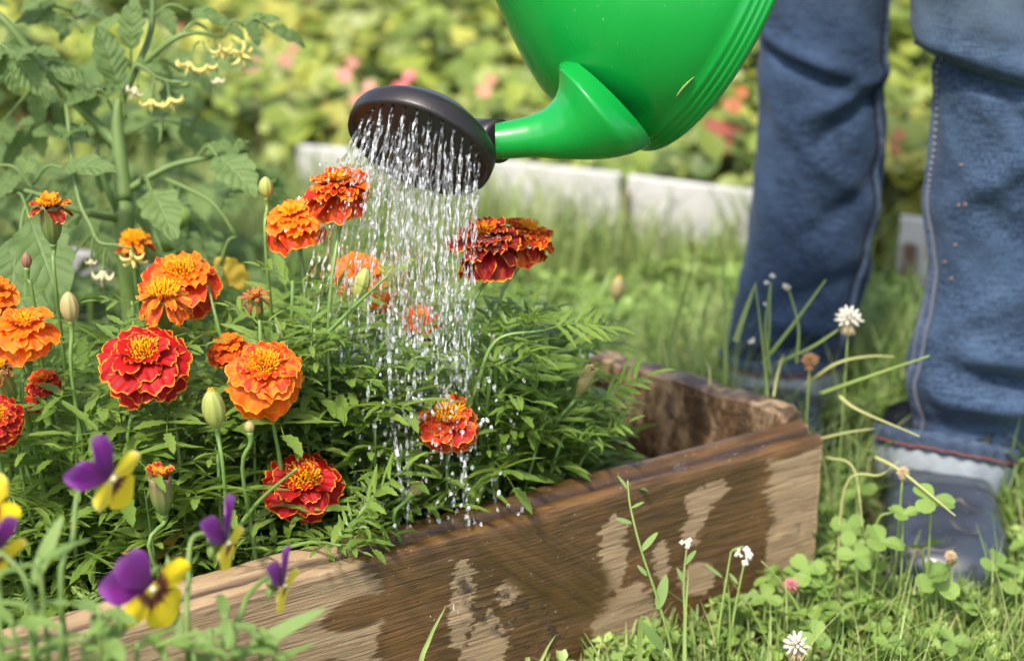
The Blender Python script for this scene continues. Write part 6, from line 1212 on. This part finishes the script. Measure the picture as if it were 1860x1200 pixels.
stalk([(1215, 680, 1.5), (1208, 640, 1.5), (1196, 600, 1.5)], 0.00105, ds, 'grass_stalk', 'dry short blade above the end board', 'grass stalk', GG, True)
stalk([(1290, 700, 1.42), (1288, 670, 1.42), (1280, 652, 1.42)], 0.00105, ds, 'grass_stalk', 'little brown blade right above the end board rim', 'grass stalk', GG, True)
stalk([(1405, 720, 1.40), (1412, 680, 1.4), (1424, 640, 1.4)], 0.00105, ds, 'grass_stalk', 'straw coloured blade under the left leg cuff', 'grass stalk', GG, True)
GP = 'blades in front of the plank'
stalk([(762, 1230, 1.12), (780, 1160, 1.12), (811, 1098, 1.12)], 0.00180, gs, 'grass_stalk', 'single green blade before the wet plank, pointing up right', 'grass stalk', GP, True)
stalk([(975, 1235, 1.16), (990, 1185, 1.16), (1009, 1152, 1.16)], 0.00135, gs, 'grass_stalk', 'short curved blade at the bottom of the wet plank', 'grass stalk', GP, True)
stalk([(1243, 1230, 1.22), (1244, 1130, 1.22), (1251, 1035, 1.22)], 0.00165, gs, 'grass_stalk', 'upright dark blade in front of the plank between the weed flowers', 'grass stalk', GP, True)
stalk([(1165, 1128, 1.2), (1190, 1160, 1.2), (1220, 1195, 1.2)], 0.00225, gs, 'grass_stalk', 'broad leaf bending down left before the plank', 'grass stalk', GP, True)
stalk([(1455, 1120, 1.3), (1420, 1060, 1.29), (1383, 1018, 1.28)], 0.00135, gs, 'grass_stalk', 'stalk leaning left against the right part of the plank', 'grass stalk', GP)
def weed(pts, lab, leaves, flowers, rad=0.0011):
    P = [at(*p) for p in pts]; b = Vector((P[0].x, P[0].y, 0)); t = thing('weed', b, lab, 'weed'); mb = MB(); mb.tube([c - b for c in curve([b] + P, 22)], [rad * (1.2 - 0.6 * i / 22) for i in range(23)], 7); put('stem', mb.mesh('stem'), gs, t)
    for (a, c, w_) in leaves: lone_leaf(a, c, w_, MAT['viola_leaf'], t)
    for (px, py, d, s) in flowers:
        c = at(px, py, d) - b; mb = MB(); rr2 = random.Random(int(px))
        for k in range(5):
            o = Vector((rr2.gauss(0, 1), rr2.gauss(0, .6), rr2.gauss(0, .8))) * s * 0.45
            for j in range(4): a = j * 1.571 + k; mb.ball(c + o + Vector((math.cos(a), -0.3, math.sin(a))) * s * 0.28, (s * 0.26, s * 0.12, s * 0.26), 6, 5)
        put('flower', mb.mesh('flower'), MAT['white_floret'], t)
weed([(1220, 1190, 1.22), (1195, 1090, 1.21), (1165, 1000, 1.20), (1145, 920, 1.20), (1140, 872, 1.20)], 'tall thin weed with a closed bud in front of the plank', [((1165, 1000, 1.2), (1194, 965, 1.2), 1.6), ((1195, 1105, 1.21), (1210, 1043, 1.21), 1.9), ((1147, 950, 1.2), (1118, 940, 1.2), 1.8), ((1147, 922, 1.2), (1170, 910, 1.2), 1.4), ((1175, 1045, 1.2), (1158, 1025, 1.2), 1.8), ((1142, 890, 1.2), (1122, 862, 1.2), 1.0), ((1205, 1180, 1.2), (1165, 1128, 1.19), 1.6)], [])
weed([(1245, 1180, 1.23), (1242, 1060, 1.23), (1247, 995, 1.23)], 'weed with one tiny white flower before the middle of the plank', [((1243, 1025, 1.23), (1264, 998, 1.23), 1.6), ((1244, 1060, 1.23), (1230, 1030, 1.23), 1.5)], [(1248, 987, 1.23, 0.0042)])
weed([(1325, 1170, 1.27), (1338, 1090, 1.27), (1352, 1020, 1.27)], 'weed topped with a cluster of tiny white flowers before the plank', [((1340, 1060, 1.27), (1325, 1040, 1.27), 1.6), ((1340, 1100, 1.27), (1372, 1068, 1.27), 1.2), ((1350, 1030, 1.27), (1362, 1010, 1.27), 1.2)], [(1356, 1007, 1.27, 0.0060), (1342, 1005, 1.27, 0.003)])
weed([(1305, 1150, 1.27), (1318, 1060, 1.27), (1328, 1000, 1.27)], 'pale weed stalk bending right beside the white flower cluster', [((1328, 1000, 1.27), (1352, 990, 1.27), 1.2), ((1312, 1048, 1.27), (1280, 1022, 1.27), 1.0)], [])
weed([(1395, 640, 1.43), (1398, 560, 1.43), (1400, 512, 1.43)], 'weed with pinhead white buds against the left leg', [], [(1403, 502, 1.43, 0.003), (1393, 514, 1.43, 0.0028), (1428, 518, 1.43, 0.0032), (1366, 620, 1.43, 0.0034), (1390, 552, 1.43, 0.002)])
def clover_flower(px, py, d, s, lab, mats=('white_floret', 'brown_floret'), droop=True, low=None):
    c = at(px, py, d); b = Vector((c.x + 0.004, c.y + 0.01, 0)); t = thing('clover_flower', b, lab, 'clover flower'); tube_part('stem', [b] + ([low] if low else []) + [c], [0.001, 0.0009], gs, t, 6, 8)
    rr2 = random.Random(int(px)); hd = None
    for k in range(34):
        e = math.acos(1 - 1.25 * (k + .5) / 34); a = k * 2.4; dv = Vector((math.sin(e) * math.cos(a), math.sin(e) * math.sin(a), math.cos(e))); mb = MB(); mb.tube([dv * s * 0.2, dv * s * 0.7, dv * s * rr2.uniform(0.95, 1.15)], [s * 0.05, s * 0.15, s * 0.06], 5)
        put('floret', mb.mesh('floret'), MAT[mats[0]], t, Matrix.Translation(c - b))
    for k in range(12 if droop else 0):
        a = k * 0.524; dv = Vector((math.cos(a) * 0.45, math.sin(a) * 0.45, -0.9)); mb = MB(); mb.tube([dv * s * 0.15, dv * s * 0.7, dv * s * 1.2], [s * 0.06, s * 0.13, s * 0.05], 5); put('floret', mb.mesh('floret'), MAT[mats[1]], t, Matrix.Translation(c - b))
MAT['cream_floret'] = simple_mat('cream_floret', (0.66, 0.50, 0.30), 0.7, 0.2, 0.15, 60, thin=0.2)
clover_flower(1542, 580, 1.39, 0.0115, 'white clover flower with drooping cream florets in front of the left leg', ('white_floret', 'cream_floret'))
clover_flower(1471, 655, 1.40, 0.0075, 'withered brown clover flower with one white floret before the left cuff', ('brown_floret', 'brown_floret'))
clover_flower(1448, 1172, 1.24, 0.0105, 'white clover flower low in the turf at the bottom picture edge', ('white_floret', 'cream_floret'))
clover_flower(1727, 1010, 1.30, 0.005, 'tiny dry clover head in front of the boot toe', ('cream_floret', 'brown_floret'))
clover_flower(1640, 858, 1.30, 0.005, 'small faded flower at the hem of the right trouser leg', ('cream_floret', 'cream_floret'))
clover_flower(1437, 1062, 1.30, 0.006, 'reddish dry flower leaning on the plank end', ('sock', 'brown_floret'))
